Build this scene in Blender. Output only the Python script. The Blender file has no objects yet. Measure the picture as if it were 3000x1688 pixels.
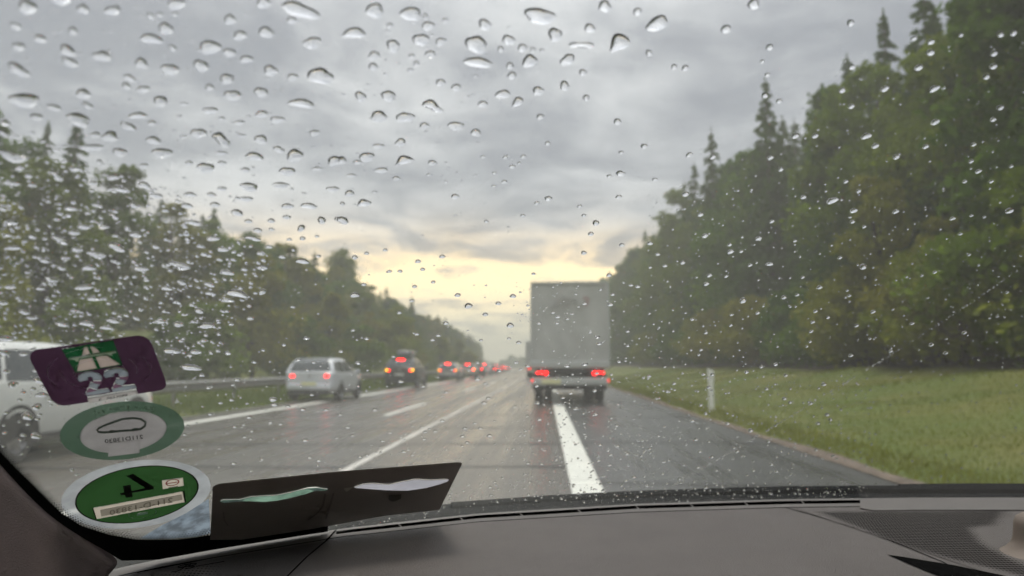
import bpy, bmesh, math, random
import numpy as np
from mathutils import Vector, Matrix
from mathutils.geometry import tessellate_polygon

random.seed(7); np.random.seed(7)
rng = np.random.default_rng(11)
scene = bpy.context.scene
COL = scene.collection
R = math.radians

# ------------------------------------------------------------------ camera
FPX = 2200.0                     # focal length in pixels of a 3000 px wide frame
CAM = np.array([0.0, 0.0, 1.20])
PSI, THETA = math.atan(0.0434), math.atan(0.1045)
FW = np.array([-math.sin(PSI)*math.cos(THETA), math.cos(PSI)*math.cos(THETA), math.sin(THETA)])
RT = np.array([math.cos(PSI), math.sin(PSI), 0.0])
UP = np.cross(RT, FW)
cam_d = bpy.data.cameras.new('camera'); cam = bpy.data.objects.new('camera', cam_d); COL.objects.link(cam)
cam.matrix_world = Matrix(((RT[0], UP[0], -FW[0], CAM[0]), (RT[1], UP[1], -FW[1], CAM[1]),
                           (RT[2], UP[2], -FW[2], CAM[2]), (0, 0, 0, 1)))
cam_d.sensor_width = 36; cam_d.lens = 36*FPX/3000
cam_d.clip_start = 0.01; cam_d.clip_end = 6000
cam_d.dof.use_dof = True
cam_d.dof.focus_distance = 0.45
cam_d.dof.aperture_fstop = 10.0
scene.camera = cam

# ------------------------------------------------------------------ light, sky, exposure
SUN_AZ, SUN_EL = R(-6), R(74)    # ahead, slightly left, behind cloud
sd = bpy.data.lights.new('sun', 'SUN'); sd.energy = 1.15; sd.angle = R(18); sd.color = (1, .93, .82)
sun = bpy.data.objects.new('sun', sd); COL.objects.link(sun)
sdir = Vector((math.sin(SUN_AZ)*math.cos(SUN_EL), math.cos(SUN_AZ)*math.cos(SUN_EL), math.sin(SUN_EL)))
sun.rotation_euler = sdir.to_track_quat('Z', 'Y').to_euler()
scene.view_settings.view_transform = 'Standard'; scene.view_settings.look = 'None'
scene.view_settings.exposure = 0.74; scene.view_settings.gamma = 1
scene.view_settings.use_curve_mapping = False
cy = scene.cycles
cy.use_denoising = True
cy.use_adaptive_sampling = True; cy.adaptive_threshold = 0.03; cy.adaptive_min_samples = 12
cy.max_bounces = 10; cy.transparent_max_bounces = 32; cy.transmission_bounces = 10
cy.glossy_bounces = 3; cy.diffuse_bounces = 2; cy.volume_bounces = 0
cy.sample_clamp_indirect = 6; cy.caustics_reflective = False; cy.caustics_refractive = True

world = bpy.data.worlds.new('World'); scene.world = world; world.use_nodes = True
nt = world.node_tree; nt.nodes.clear()
def nd(t, typ, **kw):
    n = t.nodes.new(typ)
    for k, v in kw.items():
        if k == 'inp':
            for i, val in v.items():
                s = n.inputs[i]
                if isinstance(val, bpy.types.NodeSocket): t.links.new(val, s)
                else: s.default_value = val
        else: setattr(n, k, v)
    return n
def mth(t, op, a, b=0.0, clamp=False):
    n = nd(t, 'ShaderNodeMath', operation=op, use_clamp=clamp, inp={0: a, 1: b}); return n.outputs[0]
def mrange(t, v, a, b, c=0.0, d=1.0, smooth=True):
    n = nd(t, 'ShaderNodeMapRange', interpolation_type='SMOOTHSTEP' if smooth else 'LINEAR',
           inp={0: v, 1: a, 2: b, 3: c, 4: d}); return n.outputs[0]
def mixc(t, f, a, b, blend='MIX'):
    n = nd(t, 'ShaderNodeMix', data_type='RGBA', blend_type=blend)
    for i, v in ((0, f), (6, a), (7, b)):
        if isinstance(v, bpy.types.NodeSocket): t.links.new(v, n.inputs[i])
        else: n.inputs[i].default_value = v if i == 0 else (tuple(v)+(1,) if len(v) == 3 else v)
    return n.outputs[2]
def build_world():
    t = nt
    tc = nd(t, 'ShaderNodeTexCoord'); sep = nd(t, 'ShaderNodeSeparateXYZ', inp={0: tc.outputs['Generated']})
    x, y, z = sep.outputs
    zc = mth(t, 'ADD', mth(t, 'MAXIMUM', z, 0.0), 0.13)
    px = mth(t, 'DIVIDE', x, zc); py = mth(t, 'DIVIDE', y, zc)
    pc = nd(t, 'ShaderNodeCombineXYZ', inp={0: px, 1: py, 2: 0.0}).outputs[0]
    n1 = nd(t, 'ShaderNodeTexNoise', inp={'Vector': pc, 'Scale': .95, 'Detail': 6.0, 'Roughness': .52, 'Distortion': .35}).outputs[0]
    pc2 = nd(t, 'ShaderNodeVectorMath', operation='ADD', inp={0: pc, 1: (7.3, 2.9, 0)}).outputs[0]
    n2 = nd(t, 'ShaderNodeTexNoise', inp={'Vector': pc2, 'Scale': 2.3, 'Detail': 7.0, 'Roughness': .58, 'Distortion': .5}).outputs[0]
    lum = mrange(t, mth(t, 'ADD', mth(t, 'MULTIPLY', n1, .6), mth(t, 'MULTIPLY', n2, .4)), .41, .62)
    cloud = mixc(t, lum, (.222, .230, .256), (.505, .510, .522))
    # brighter, warmer belt low in the west, seen through gaps between the layers
    az = mrange(t, mth(t, 'DIVIDE', mth(t, 'SUBTRACT', y, mth(t, 'MULTIPLY', x, .10)), mth(t, 'SQRT', mth(t, 'ADD', mth(t, 'MULTIPLY', x, x), mth(t, 'MULTIPLY', y, y)))), .55, .995)
    low = mrange(t, z, .25, .09)
    gap = mrange(t, n2, .36, .56)
    gapw = mth(t, 'MULTIPLY', mth(t, 'MULTIPLY', low, az), mrange(t, z, .22, .09, .12, 1.0))
    gl = mth(t, 'MULTIPLY', gapw, mth(t, 'ADD', .30, mth(t, 'MULTIPLY', gap, 1.0)), True)
    warm = mixc(t, mrange(t, z, .03, .15), (1.08, .96, .66), (1.50, 1.08, .54))
    c = mixc(t, gl, cloud, warm)
    # pale grey-green air right at the horizon
    hz = mth(t, 'MULTIPLY', mrange(t, z, .075, .01), .75)
    c = mixc(t, hz, c, (.98, .92, .72))
    # the cloud deck is thinner overhead: an overcast sky is brightest at the zenith
    zen = mrange(t, z, .38, .80, 1.0, 2.1)
    c = nd(t, 'ShaderNodeVectorMath', operation='SCALE', inp={0: c, 'Scale': zen}).outputs[0]
    bgc = nd(t, 'ShaderNodeBackground', inp={0: c, 1: 1.0})
    sky = nd(t, 'ShaderNodeTexSky', sky_type='NISHITA'); sky.sun_disc = False
    sky.sun_elevation = SUN_EL; sky.sun_rotation = SUN_AZ
    bgs = nd(t, 'ShaderNodeBackground', inp={0: sky.outputs[0], 1: .10})
    mx = nd(t, 'ShaderNodeMixShader', inp={0: .94, 1: bgs.outputs[0], 2: bgc.outputs[0]})
    out = nd(t, 'ShaderNodeOutputWorld', inp={0: mx.outputs[0]})
build_world()

# ------------------------------------------------------------------ helpers: rays and surfaces
def rays(px, py):
    px = np.asarray(px, float); py = np.asarray(py, float)
    a = (px-1500)/FPX; b = (844-py)/FPX
    return FW[None]+a[:, None]*RT[None]+b[:, None]*UP[None]
def on_z(px, py, z):
    d = rays(np.atleast_1d(px), np.atleast_1d(py)); t = (z-CAM[2])/d[:, 2]
    return CAM+d*t[:, None]
ZB = 1.082                        # height of the windshield's foot
RAKE = math.tan(R(30))
_b = np.array([(346, 1662), (463, 1637), (619, 1609), (900, 1563), (1000, 1547), (1400, 1503), (1860, 1475), (2300, 1461), (3000, 1456)], float)
_w = on_z(_b[:, 0], _b[:, 1], ZB)
CX = _w[-1, 0]+.02                # centre line of the own car
_xs = np.concatenate([[-.40, -.33], _w[:, 0]]); _ys = np.concatenate([[_w[0, 1]-.26, _w[0, 1]-.13], _w[:, 1]])
_gx = np.linspace(-.40, CX, 400); _gy = np.interp(_gx, _xs, _ys)
_k = np.exp(-np.linspace(-2, 2, 61)**2); _k /= _k.sum()
_gy = np.convolve(np.pad(_gy, 30, mode='edge'), _k, 'valid')
_gx = np.concatenate([_gx, (2*CX-_gx)[::-1][1:]]); _gy = np.concatenate([_gy, _gy[::-1][1:]])
def yb(x): return np.interp(x, _gx, _gy)
def on_glass(px, py, off=0.0):
    """points of the inner face of the windshield seen at these pixels, moved 'off' metres outwards"""
    d = rays(np.atleast_1d(px), np.atleast_1d(py))
    lo = np.full(len(d), .03); hi = np.full(len(d), 2.0)
    for _ in range(44):
        m = (lo+hi)/2; p = CAM+d*m[:, None]
        f = p[:, 1]-(yb(p[:, 0])-(p[:, 2]-ZB)/RAKE)
        hi = np.where(f > 0, m, hi); lo = np.where(f > 0, lo, m)
    p = CAM+d*((lo+hi)/2)[:, None]
    return p+glass_n(p)*off if off else p
def glass_n(p):
    e = .004
    dy = (yb(p[:, 0]+e)-yb(p[:, 0]-e))/(2*e)
    n = np.stack([-dy, np.ones(len(p)), np.full(len(p), 1/RAKE)], 1)
    return n/np.linalg.norm(n, axis=1)[:, None]

# ------------------------------------------------------------------ helpers: objects and meshes
def link(o, parent=None):
    COL.objects.link(o)
    if parent: o.parent = parent
    return o
def obj(name, me, m=None, parent=None):
    o = bpy.data.objects.new(name, me)
    if m is not None and not me.materials: me.materials.append(m)
    return link(o, parent)
def tag(o, label=None, cat=None, group=None, kind=None):
    if label: o['label'] = label
    if cat: o['category'] = cat
    if group: o['group'] = group
    if kind: o['kind'] = kind
    return o
def empty(name, loc=(0, 0, 0), rz=0.0):
    o = bpy.data.objects.new(name, None); o.location = loc; o.rotation_euler = (0, 0, rz); o.empty_display_size = .2
    return link(o)
def mesh(name, v, f, smooth=False, m=None, sharp=None):
    me = bpy.data.meshes.new(name); me.from_pydata([tuple(map(float, a)) for a in v], [], f)
    if smooth:
        me.polygons.foreach_set('use_smooth', np.ones(len(me.polygons), bool))
        if sharp: me.set_sharp_from_angle(angle=R(sharp))
    if m: me.materials.append(m)
    me.update(); return me
def mesh_np(name, v, quads=None, tris=None, smooth=False, m=None):
    me = bpy.data.meshes.new(name)
    v = np.ascontiguousarray(v, np.float32)
    parts = []; tot = []
    if quads is not None and len(quads): parts.append(np.asarray(quads, np.int32).ravel()); tot.append(np.full(len(quads), 4, np.int32))
    if tris is not None and len(tris): parts.append(np.asarray(tris, np.int32).ravel()); tot.append(np.full(len(tris), 3, np.int32))
    li = np.concatenate(parts); lt = np.concatenate(tot); ls = np.concatenate([[0], np.cumsum(lt)[:-1]]).astype(np.int32)
    me.vertices.add(len(v)); me.vertices.foreach_set('co', v.ravel())
    me.loops.add(len(li)); me.loops.foreach_set('vertex_index', li)
    me.polygons.add(len(lt)); me.polygons.foreach_set('loop_start', ls)
    me.polygons.foreach_set('use_smooth', np.full(len(lt), smooth))
    if m: me.materials.append(m)
    me.update(calc_edges=True); me.validate(); return me
class MB:
    def __init__(s): s.v = []; s.f = []
    def add(s, v, f):
        n = len(s.v); s.v += [tuple(map(float, a)) for a in v]; s.f += [tuple(i+n for i in q) for q in f]; return s
    def box(s, c, d):
        x, y, z = c; a, b, e = d[0]/2, d[1]/2, d[2]/2
        return s.add([(x-a, y-b, z-e), (x+a, y-b, z-e), (x+a, y+b, z-e), (x-a, y+b, z-e), (x-a, y-b, z+e), (x+a, y-b, z+e), (x+a, y+b, z+e), (x-a, y+b, z+e)],
                     [(0, 3, 2, 1), (4, 5, 6, 7), (0, 1, 5, 4), (1, 2, 6, 5), (2, 3, 7, 6), (3, 0, 4, 7)])
    def tube(s, pts, rad, n=8, caps=True):
        pts = [Vector(p) for p in pts]; rings = []
        for i, p in enumerate(pts):
            d = (pts[min(i+1, len(pts)-1)]-pts[max(i-1, 0)]).normalized()
            a = d.orthogonal().normalized(); b = d.cross(a)
            r = rad[i] if hasattr(rad, '__len__') else rad
            rings.append([p+(a*math.cos(2*math.pi*k/n)+b*math.sin(2*math.pi*k/n))*r for k in range(n)])
        # keep frames aligned
        v = [q for r in rings for q in r]; f = []
        for i in range(len(pts)-1):
            best = min(range(n), key=lambda o: sum((rings[i][k]-rings[i+1][(k+o) % n]).length for k in range(n)))
            for k in range(n):
                f.append((i*n+k, i*n+(k+1) % n, (i+1)*n+(k+1+best) % n, (i+1)*n+(k+best) % n))
        if caps: f.append(tuple(range(n))[::-1]); f.append(tuple(range((len(pts)-1)*n, len(pts)*n)))
        return s.add(v, f)
    def lathe(s, prof, c=(0, 0, 0), axis='z', n=24):
        v = []; f = []
        for r, h in prof:
            for k in range(n):
                a = 2*math.pi*k/n; u, w = r*math.cos(a), r*math.sin(a)
                v.append((c[0]+u, c[1]+w, c[2]+h) if axis == 'z' else (c[0]+h, c[1]+u, c[2]+w) if axis == 'x' else (c[0]+u, c[1]+h, c[2]+w))
        for i in range(len(prof)-1):
            for k in range(n): f.append((i*n+k, i*n+(k+1) % n, (i+1)*n+(k+1) % n, (i+1)*n+k))
        return s.add(v, f)
    def build(s, name, m, parent=None, smooth=False, sharp=35):
        return obj(name, mesh(name, s.v, s.f, smooth, m, sharp if smooth else None), m, parent)
def rbox(name, c, d, bev, m, parent, seg=3, rot=(0, 0, 0)):
    bm = bmesh.new(); bmesh.ops.create_cube(bm, size=1)
    bmesh.ops.scale(bm, vec=d, verts=bm.verts)
    bmesh.ops.bevel(bm, geom=bm.edges[:], offset=bev, segments=seg, affect='EDGES', profile=.5)
    me = bpy.data.meshes.new(name); bm.to_mesh(me); bm.free()
    me.polygons.foreach_set('use_smooth', np.ones(len(me.polygons), bool)); me.set_sharp_from_angle(angle=R(40))
    o = obj(name, me, m, parent); o.location = c; o.rotation_euler = rot; return o

# ------------------------------------------------------------------ materials
def pmat(name, col, rough=.5, metal=0.0, var=.0, vscale=8.0, bump=0.0, bscale=60.0, spec=.5, coat=0.0, emit=None, es=0.0, stretch=None, col2=None, rvar=0.0):
    m = bpy.data.materials.new(name); m.use_nodes = True; t = m.node_tree
    b = t.nodes['Principled BSDF']
    b.inputs['Base Color'].default_value = tuple(col)+(1,); b.inputs['Roughness'].default_value = rough
    b.inputs['Metallic'].default_value = metal; b.inputs['Specular IOR Level'].default_value = spec
    b.inputs['Coat Weight'].default_value = coat
    if emit: m.cycles.emission_sampling = 'NONE'
    if emit: b.inputs['Emission Color'].default_value = tuple(emit)+(1,); b.inputs['Emission Strength'].default_value = es
    if var or bump or rvar or col2:
        tc = nd(t, 'ShaderNodeTexCoord'); vec = tc.outputs['Object']
        if stretch: vec = nd(t, 'ShaderNodeMapping', inp={0: vec, 3: stretch}).outputs[0]
        n = nd(t, 'ShaderNodeTexNoise', inp={'Vector': vec, 'Scale': vscale, 'Detail': 5.0, 'Roughness': .6}).outputs[0]
        f = mrange(t, n, .3, .7)
        c2 = col2 or tuple(max(0, c*(1-var)) for c in col)
        c1 = col if col2 else tuple(min(1, c*(1+var)) for c in col)
        t.links.new(mixc(t, f, c2, c1), b.inputs['Base Color'])
        if rvar: t.links.new(mrange(t, n, .3, .7, rough-rvar, rough+rvar), b.inputs['Roughness'])
        if bump:
            n2 = nd(t, 'ShaderNodeTexNoise', inp={'Vector': tc.outputs['Object'], 'Scale': bscale, 'Detail': 3.0}).outputs[0]
            bp = nd(t, 'ShaderNodeBump', inp={'Strength': bump, 'Distance': .02, 'Height': n2})
            t.links.new(bp.outputs[0], b.inputs['Normal'])
    return m
def film(name, col, trans=.35, clear=0.0, var=.08, vscale=40.0, gloss=.04):
    """thin printed sticker: part of the daylight behind it shines through"""
    m = bpy.data.materials.new(name); m.use_nodes = True; t = m.node_tree; t.nodes.clear()
    tc = nd(t, 'ShaderNodeTexCoord')
    n = nd(t, 'ShaderNodeTexNoise', inp={'Vector': tc.outputs['Object'], 'Scale': vscale, 'Detail': 4.0}).outputs[0]
    c = mixc(t, mrange(t, n, .3, .7), tuple(a*(1-var) for a in col), tuple(min(1, a*(1+var)) for a in col))
    d = nd(t, 'ShaderNodeBsdfDiffuse', inp={0: c}); tr = nd(t, 'ShaderNodeBsdfTranslucent', inp={0: c})
    s = nd(t, 'ShaderNodeMixShader', inp={0: trans, 1: d.outputs[0], 2: tr.outputs[0]}).outputs[0]
    if clear:
        tp = nd(t, 'ShaderNodeBsdfTransparent')
        s = nd(t, 'ShaderNodeMixShader', inp={0: clear, 1: s, 2: tp.outputs[0]}).outputs[0]
    g = nd(t, 'ShaderNodeBsdfGlossy', inp={0: (1, 1, 1, 1), 1: .25})
    s = nd(t, 'ShaderNodeMixShader', inp={0: gloss, 1: s, 2: g.outputs[0]}).outputs[0]
    nd(t, 'ShaderNodeOutputMaterial', inp={0: s}); return m
def leafmat(name, c1, c2, c3):
    m = bpy.data.materials.new(name); m.use_nodes = True; t = m.node_tree; t.nodes.clear()
    tc = nd(t, 'ShaderNodeTexCoord'); oi = nd(t, 'ShaderNodeObjectInfo')
    n = nd(t, 'ShaderNodeTexNoise', inp={'Vector': tc.outputs['Object'], 'Scale': .55, 'Detail': 4.0}).outputs[0]
    c = mixc(t, mrange(t, n, .33, .67), c1, c2)
    c = mixc(t, mth(t, 'MULTIPLY', oi.outputs['Random'], .7), c, c3)
    d = nd(t, 'ShaderNodeBsdfDiffuse', inp={0: c}); tr = nd(t, 'ShaderNodeBsdfTranslucent', inp={0: c})
    s = nd(t, 'ShaderNodeMixShader', inp={0: .3, 1: d.outputs[0], 2: tr.outputs[0]}).outputs[0]
    nd(t, 'ShaderNodeOutputMaterial', inp={0: s}); return m

M = {}
M['road'] = pmat('wet_asphalt', (.088, .083, .073), .27, var=0, col2=(.112, .098, .083), vscale=1.0, stretch=(2.2, .05, 1), rvar=.09, bump=.12, bscale=45, spec=.5)
M['shoulder'] = pmat('wet_shoulder_asphalt', (.070, .072, .071), .31, var=.18, vscale=1.2, stretch=(2, .12, 1), rvar=.07, bump=.2, bscale=60)
M['tar'] = pmat('tar_seal', (.012, .012, .012), .35)
M['paint'] = pmat('road_paint', (.74, .75, .68), .45, var=.10, vscale=3.0)
M['paint_old'] = pmat('worn_road_paint', (.60, .58, .53), .4, var=.22, vscale=2.0, stretch=(1, .3, 1))
M['soil'] = pmat('verge_soil', (.13, .10, .075), .9, var=.35, vscale=5)
M['ground'] = pmat('grass_ground', (.085, .125, .013), .9, col2=(.130, .130, .020), vscale=.35, bump=.5, bscale=9)
def litter_shade(m):  # shade towards the wood painted into the ground, coloured as leaf litter
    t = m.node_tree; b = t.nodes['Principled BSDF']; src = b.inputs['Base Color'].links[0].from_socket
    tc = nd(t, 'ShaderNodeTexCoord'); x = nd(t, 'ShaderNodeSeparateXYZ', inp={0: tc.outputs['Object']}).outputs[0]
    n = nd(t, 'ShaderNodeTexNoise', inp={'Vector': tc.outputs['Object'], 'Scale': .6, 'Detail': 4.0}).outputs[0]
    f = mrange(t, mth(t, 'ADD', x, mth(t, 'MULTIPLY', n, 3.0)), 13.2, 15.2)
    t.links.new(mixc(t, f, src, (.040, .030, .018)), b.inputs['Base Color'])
litter_shade(M['ground'])
M['grass'] = leafmat('grass_blades', (.095, .165, .008), (.138, .185, .010), (.175, .170, .016))
M['bark'] = pmat('bark', (.085, .065, .05), .9, var=.3, vscale=6)
M['leaf'] = leafmat('leaf_green', (.086, .165, .012), (.145, .220, .018), (.172, .205, .018))
M['leaf_dark'] = leafmat('leaf_dark_green', (.060, .128, .012), (.100, .172, .018), (.118, .160, .016))
M['leaf_yellow'] = leafmat('leaf_yellow_green', (.165, .215, .026), (.24, .27, .036), (.24, .21, .036))
M['needle'] = leafmat('spruce_needles', (.060, .118, .026), (.094, .156, .032), (.084, .132, .028))
M['steel'] = pmat('galvanised_steel', (.26, .26, .24), .5, .5, var=.15, vscale=5)
M['white_plastic'] = pmat('white_plastic', (.86, .86, .82), .45)
M['black'] = pmat('black_plastic', (.030, .030, .030), .55, var=.2, vscale=30)
M['rubber'] = pmat('tyre_rubber', (.040, .039, .037), .8)
M['rim'] = pmat('rim_alloy', (.45, .45, .46), .35, .8)
M['carglass'] = pmat('car_window_glass', (.055, .065, .068), .06, spec=.8)
M['paint_silver'] = pmat('silver_blue_paint', (.66, .69, .72), .32, .1, coat=.6, var=.04, vscale=3)
M['paint_white'] = pmat('white_paint', (.74, .76, .73), .28, coat=.6, var=.04, vscale=3)
M['paint_dark'] = pmat('dark_paint', (.055, .052, .050), .28, coat=.6, var=.15, vscale=3)
M['paint_grey'] = pmat('grey_paint', (.40, .39, .39), .3, .3, coat=.5)
M['paint_beige'] = pmat('beige_paint', (.42, .38, .35), .3, .2, coat=.5)
M['paint_red'] = pmat('dark_red_paint', (.16, .03, .03), .3, coat=.5)
M['red_on'] = pmat('lit_red_lens', (.5, .01, .01), .2, emit=(1, .003, .003), es=4.5)
M['red_far'] = pmat('lit_red_lens_bright', (.5, .01, .01), .2, emit=(1, .002, .002), es=14)
M['red_dim'] = pmat('lit_tail_lens', (.45, .01, .015), .2, emit=(1, .006, .006), es=1.6)
M['red_reflect_glow'] = pmat('glowing_red_reflector', (.55, .03, .03), .2, emit=(1, .05, .04), es=.25)  # reflector, no lamp: a faint glow of its own is added
M['amber_on'] = pmat('lit_amber_lens', (.6, .25, .01), .2, emit=(1, .46, .01), es=4.5)
M['clear_lens'] = pmat('clear_lens', (.7, .7, .68), .1, coat=.5)
M['plate'] = pmat('number_plate', (.78, .76, .42), .4)
M['plate_w'] = pmat('pale_number_plate', (.75, .75, .68), .4)
M['tarp'] = pmat('grey_tarpaulin', (.50, .50, .465), .6, var=.09, vscale=.9, bump=.3, bscale=2.2)
M['tarp_mark'] = pmat('faded_print', (.42, .41, .38), .6, var=.15, vscale=4)
M['tarp_red'] = pmat('faded_red_print', (.48, .36, .33), .6)
M['alu'] = pmat('aluminium', (.52, .53, .50), .45, .3, var=.08, vscale=3)

# ------------------------------------------------------------------ road, ground
def xc(y):
    y = np.asarray(y, float); return -np.where(y > 40, (y-40)**2/12000.0, 0.0)
def ribbon(name, x0, x1, y0, y1, z, m, parent=None, step=4.0):
    n = max(2, int((y1-y0)/step)+1); ys = np.linspace(y0, y1, n); c = xc(ys)
    v = np.concatenate([np.stack([c+x0, ys, np.full(n, z)], 1), np.stack([c+x1, ys, np.full(n, z)], 1)])
    q = [(i, n+i, n+i+1, i+1) for i in range(n-1)]
    return obj(name, mesh_np(name, v, quads=q), m, parent)
road = tag(ribbon('road', -8.6, .40, -30, 900, 0, M['road'], step=5), 'wet grey brown motorway lanes', kind='structure')
shoulder = tag(ribbon('hard_shoulder', .40, 3.62, -30, 900, 0.0, M['shoulder'], step=5), 'wet grey asphalt hard shoulder', kind='structure')
ribbon('wide_edge_line', .255, .565, -20, 600, .008, M['paint'], road)
ribbon('worn_lane_line', -2.36, -2.25, -20, 600, .008, M['paint_old'], road)
ribbon('left_edge_line', -7.70, -7.38, -20, 600, .008, M['paint'], road)
for y0 in (-17.6, .4, 18.4, 36.4, 54.4, 72.4, 90.4, 108.4): ribbon('lane_dash', -3.98, -3.82, y0, y0+6.3, .008, M['paint'], road, step=2)
for i, (y0, xa, xb, s) in enumerate([(6.2, -8.5, .25, .14), (8.0, .57, 3.6, -.10), (9.2, -8.5, .25, .10), (11.9, -8.5, .25, .12), (12.2, .57, 3.6, -.07), (15.0, -8.5, .25, .1), (18.2, .57, 3.6, -.06), (19, -8.5, .25, .1), (26, .57, 3.6, -.05)]):
    n = 24; xs = np.linspace(xa, xb, n); w = .075+.03*np.sin(xs*3+i); yy = y0+xs*s*.6+.05*np.sin(xs*1.7+i)
    v = np.concatenate([np.stack([xs, yy-w, np.full(n, .004)], 1), np.stack([xs, yy+w, np.full(n, .004)], 1)])
    obj('tar_seam', mesh_np('tar_seam', v, quads=[(k, k+1, n+k+1, n+k) for k in range(n-1)]), M['tar'], road if xa < 0 else shoulder)
def smooth(a, b, x):
    t = np.clip((x-a)/(b-a), 0, 1); return t*t*(3-2*t)
def hgt(x, y):
    x = np.asarray(x, float); y = np.asarray(y, float); d = x-xc(y)
    z = np.full(np.broadcast(x, y).shape, -.06)
    z = z+np.where(d > 3.6, .05*smooth(3.6, 3.9, d)+1.15*smooth(4.5, 14.5, d)+.16*np.clip(d-14, 0, 40), 0)
    fall = 1-.45*smooth(230, 480, y)
    z = z+np.where(d < -8.5, .06*smooth(8.5, 9.2, -d)+.30*smooth(11, 14, -d)+fall*(.27*np.clip(-d-16, 0, 34)), 0)
    z = z+np.where(np.abs(d) > 4, .10*np.sin(x*.9+1.3*np.sin(y*.31))*np.sin(y*.55)*smooth(4.6, 9, np.abs(d)-np.where(d < 0, 5, 0)), 0)
    return z
gx = np.unique(np.concatenate([np.linspace(-700, -60, 14), np.linspace(-60, -8, 45), [-8.6, 3.6], np.linspace(-8, 3.5, 8), np.linspace(3.5, 20, 40), np.linspace(20, 60, 18), np.linspace(60, 700, 14)]))
gyv = np.unique(np.concatenate([np.linspace(-60, 0, 14), np.linspace(0, 60, 70), np.linspace(60, 260, 70), np.linspace(260, 900, 30)]))
GX, GY = np.meshgrid(gx, gyv); GXX = GX+xc(GY)
GZ = hgt(GXX, GY)
nx, ny = len(gx), len(gyv)
idx = np.arange(nx*ny).reshape(ny, nx)
q = np.stack([idx[:-1, :-1], idx[:-1, 1:], idx[1:, 1:], idx[1:, :-1]], -1).reshape(-1, 4)
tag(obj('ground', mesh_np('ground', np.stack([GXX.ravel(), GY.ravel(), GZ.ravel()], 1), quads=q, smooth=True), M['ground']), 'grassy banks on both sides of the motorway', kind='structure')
# soil lip along the shoulder
ys = np.linspace(-10, 300, 200); jit = .09*np.sin(ys*1.3)+.05*np.sin(ys*3.7+1)+.05*np.sin(ys*7.9)
v = np.concatenate([np.stack([xc(ys)+3.60, ys, np.full(200, .012)], 1), np.stack([xc(ys)+3.82+jit, ys, np.full(200, .035)], 1), np.stack([xc(ys)+3.98+jit, ys, np.full(200, -.03)], 1)])
tag(obj('verge_edge', mesh_np('verge_edge', v, quads=[(200*j+k, 200*(j+1)+k, 200*(j+1)+k+1, 200*j+k+1) for j in (0, 1) for k in range(199)], smooth=True), M['soil']), kind='structure')
# grass blades (nobody could count them)
def blades(name, n, xr, yr, hr, w, m, label, seedv, dens=None):
    g = np.random.default_rng(seedv)
    y = yr[0]+(yr[1]-yr[0])*g.random(n)**1.8; x = xr[0]+(xr[1]-xr[0])*g.random(n)
    z = hgt(x+xc(y), y); x = x+xc(y)
    h = hr[0]+(hr[1]-hr[0])*g.random(n)**2; a = g.random(n)*6.283; l = (g.random(n)-.5)*1.0*h; l2 = (g.random(n)-.5)*1.0*h
    ww = w*(.6+.8*g.random(n))*(1+y/40)
    dx, dy = np.cos(a)*ww, np.sin(a)*ww
    v = np.stack([np.stack([x-dx, y-dy, z-.02], 1), np.stack([x+dx, y+dy, z-.02], 1), np.stack([x+l, y+l2, z+h], 1)], 1).reshape(-1, 3)
    return tag(obj(name, mesh_np(name, v, tris=np.arange(3*n).reshape(-1, 3)), m), label, 'grass', kind='stuff')
blades('verge_grass', 130000, (3.9, 13.4), (4, 75), (.02, .075), .007, M['grass'], 'short green grass on the right bank', 1)
blades('dry_verge_grass', 5000, (3.88, 4.9), (5, 45), (.05, .20), .010, M['leaf_yellow'], 'yellowish taller grass along the shoulder edge', 3)
blades('median_grass', 30000, (-13.5, -8.65), (8, 90), (.10, .45), .012, M['grass'], 'rough grass under and behind the guardrail', 2)

# ------------------------------------------------------------------ guardrail
gr = tag(empty('guardrail', (-9.9, 20, 0)), 'galvanised steel guardrail along the left edge of the motorway', 'guardrail')
prof = [(.0, .45), (.035, .47), (.08, .52), (.08, .55), (.02, .595), (.02, .625), (.08, .67), (.08, .70), (.035, .745), (.0, .765)]
gpost = MB().box((0, 0, .3), (.06, .10, .85)).box((.045, 0, .6), (.05, .12, .16))
gpm = mesh('post', gpost.v, gpost.f, m=M['steel'])
def gl(x, y): return (x-gr.location.x, y-gr.location.y)
yv = 4.0
while yv < 236:
    ya, yb2 = yv, yv+4.0
    sub = np.linspace(ya, yb2+.06, 3); v = []; f = []
    for yy in sub:
        x0 = float(xc(yy))-9.9
        for dx, zz in prof: v.append((*gl(x0+dx, yy), zz+.04))
        for dx, zz in prof[::-1]: v.append((*gl(x0+dx-.008, yy), zz+.04))
    k = 2*len(prof)
    for i in range(2):
        for j in range(k): f.append((i*k+j, i*k+(j+1) % k, (i+1)*k+(j+1) % k, (i+1)*k+j))
    obj('beam', mesh('beam', v, f, True, M['steel'], 50), None, gr)
    p = obj('post', gpm, None, gr); p.location = (*gl(float(xc(ya))-9.99, ya), hgt(float(xc(ya))-9.99, ya)*1.0)
    yv += 4.0

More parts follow.
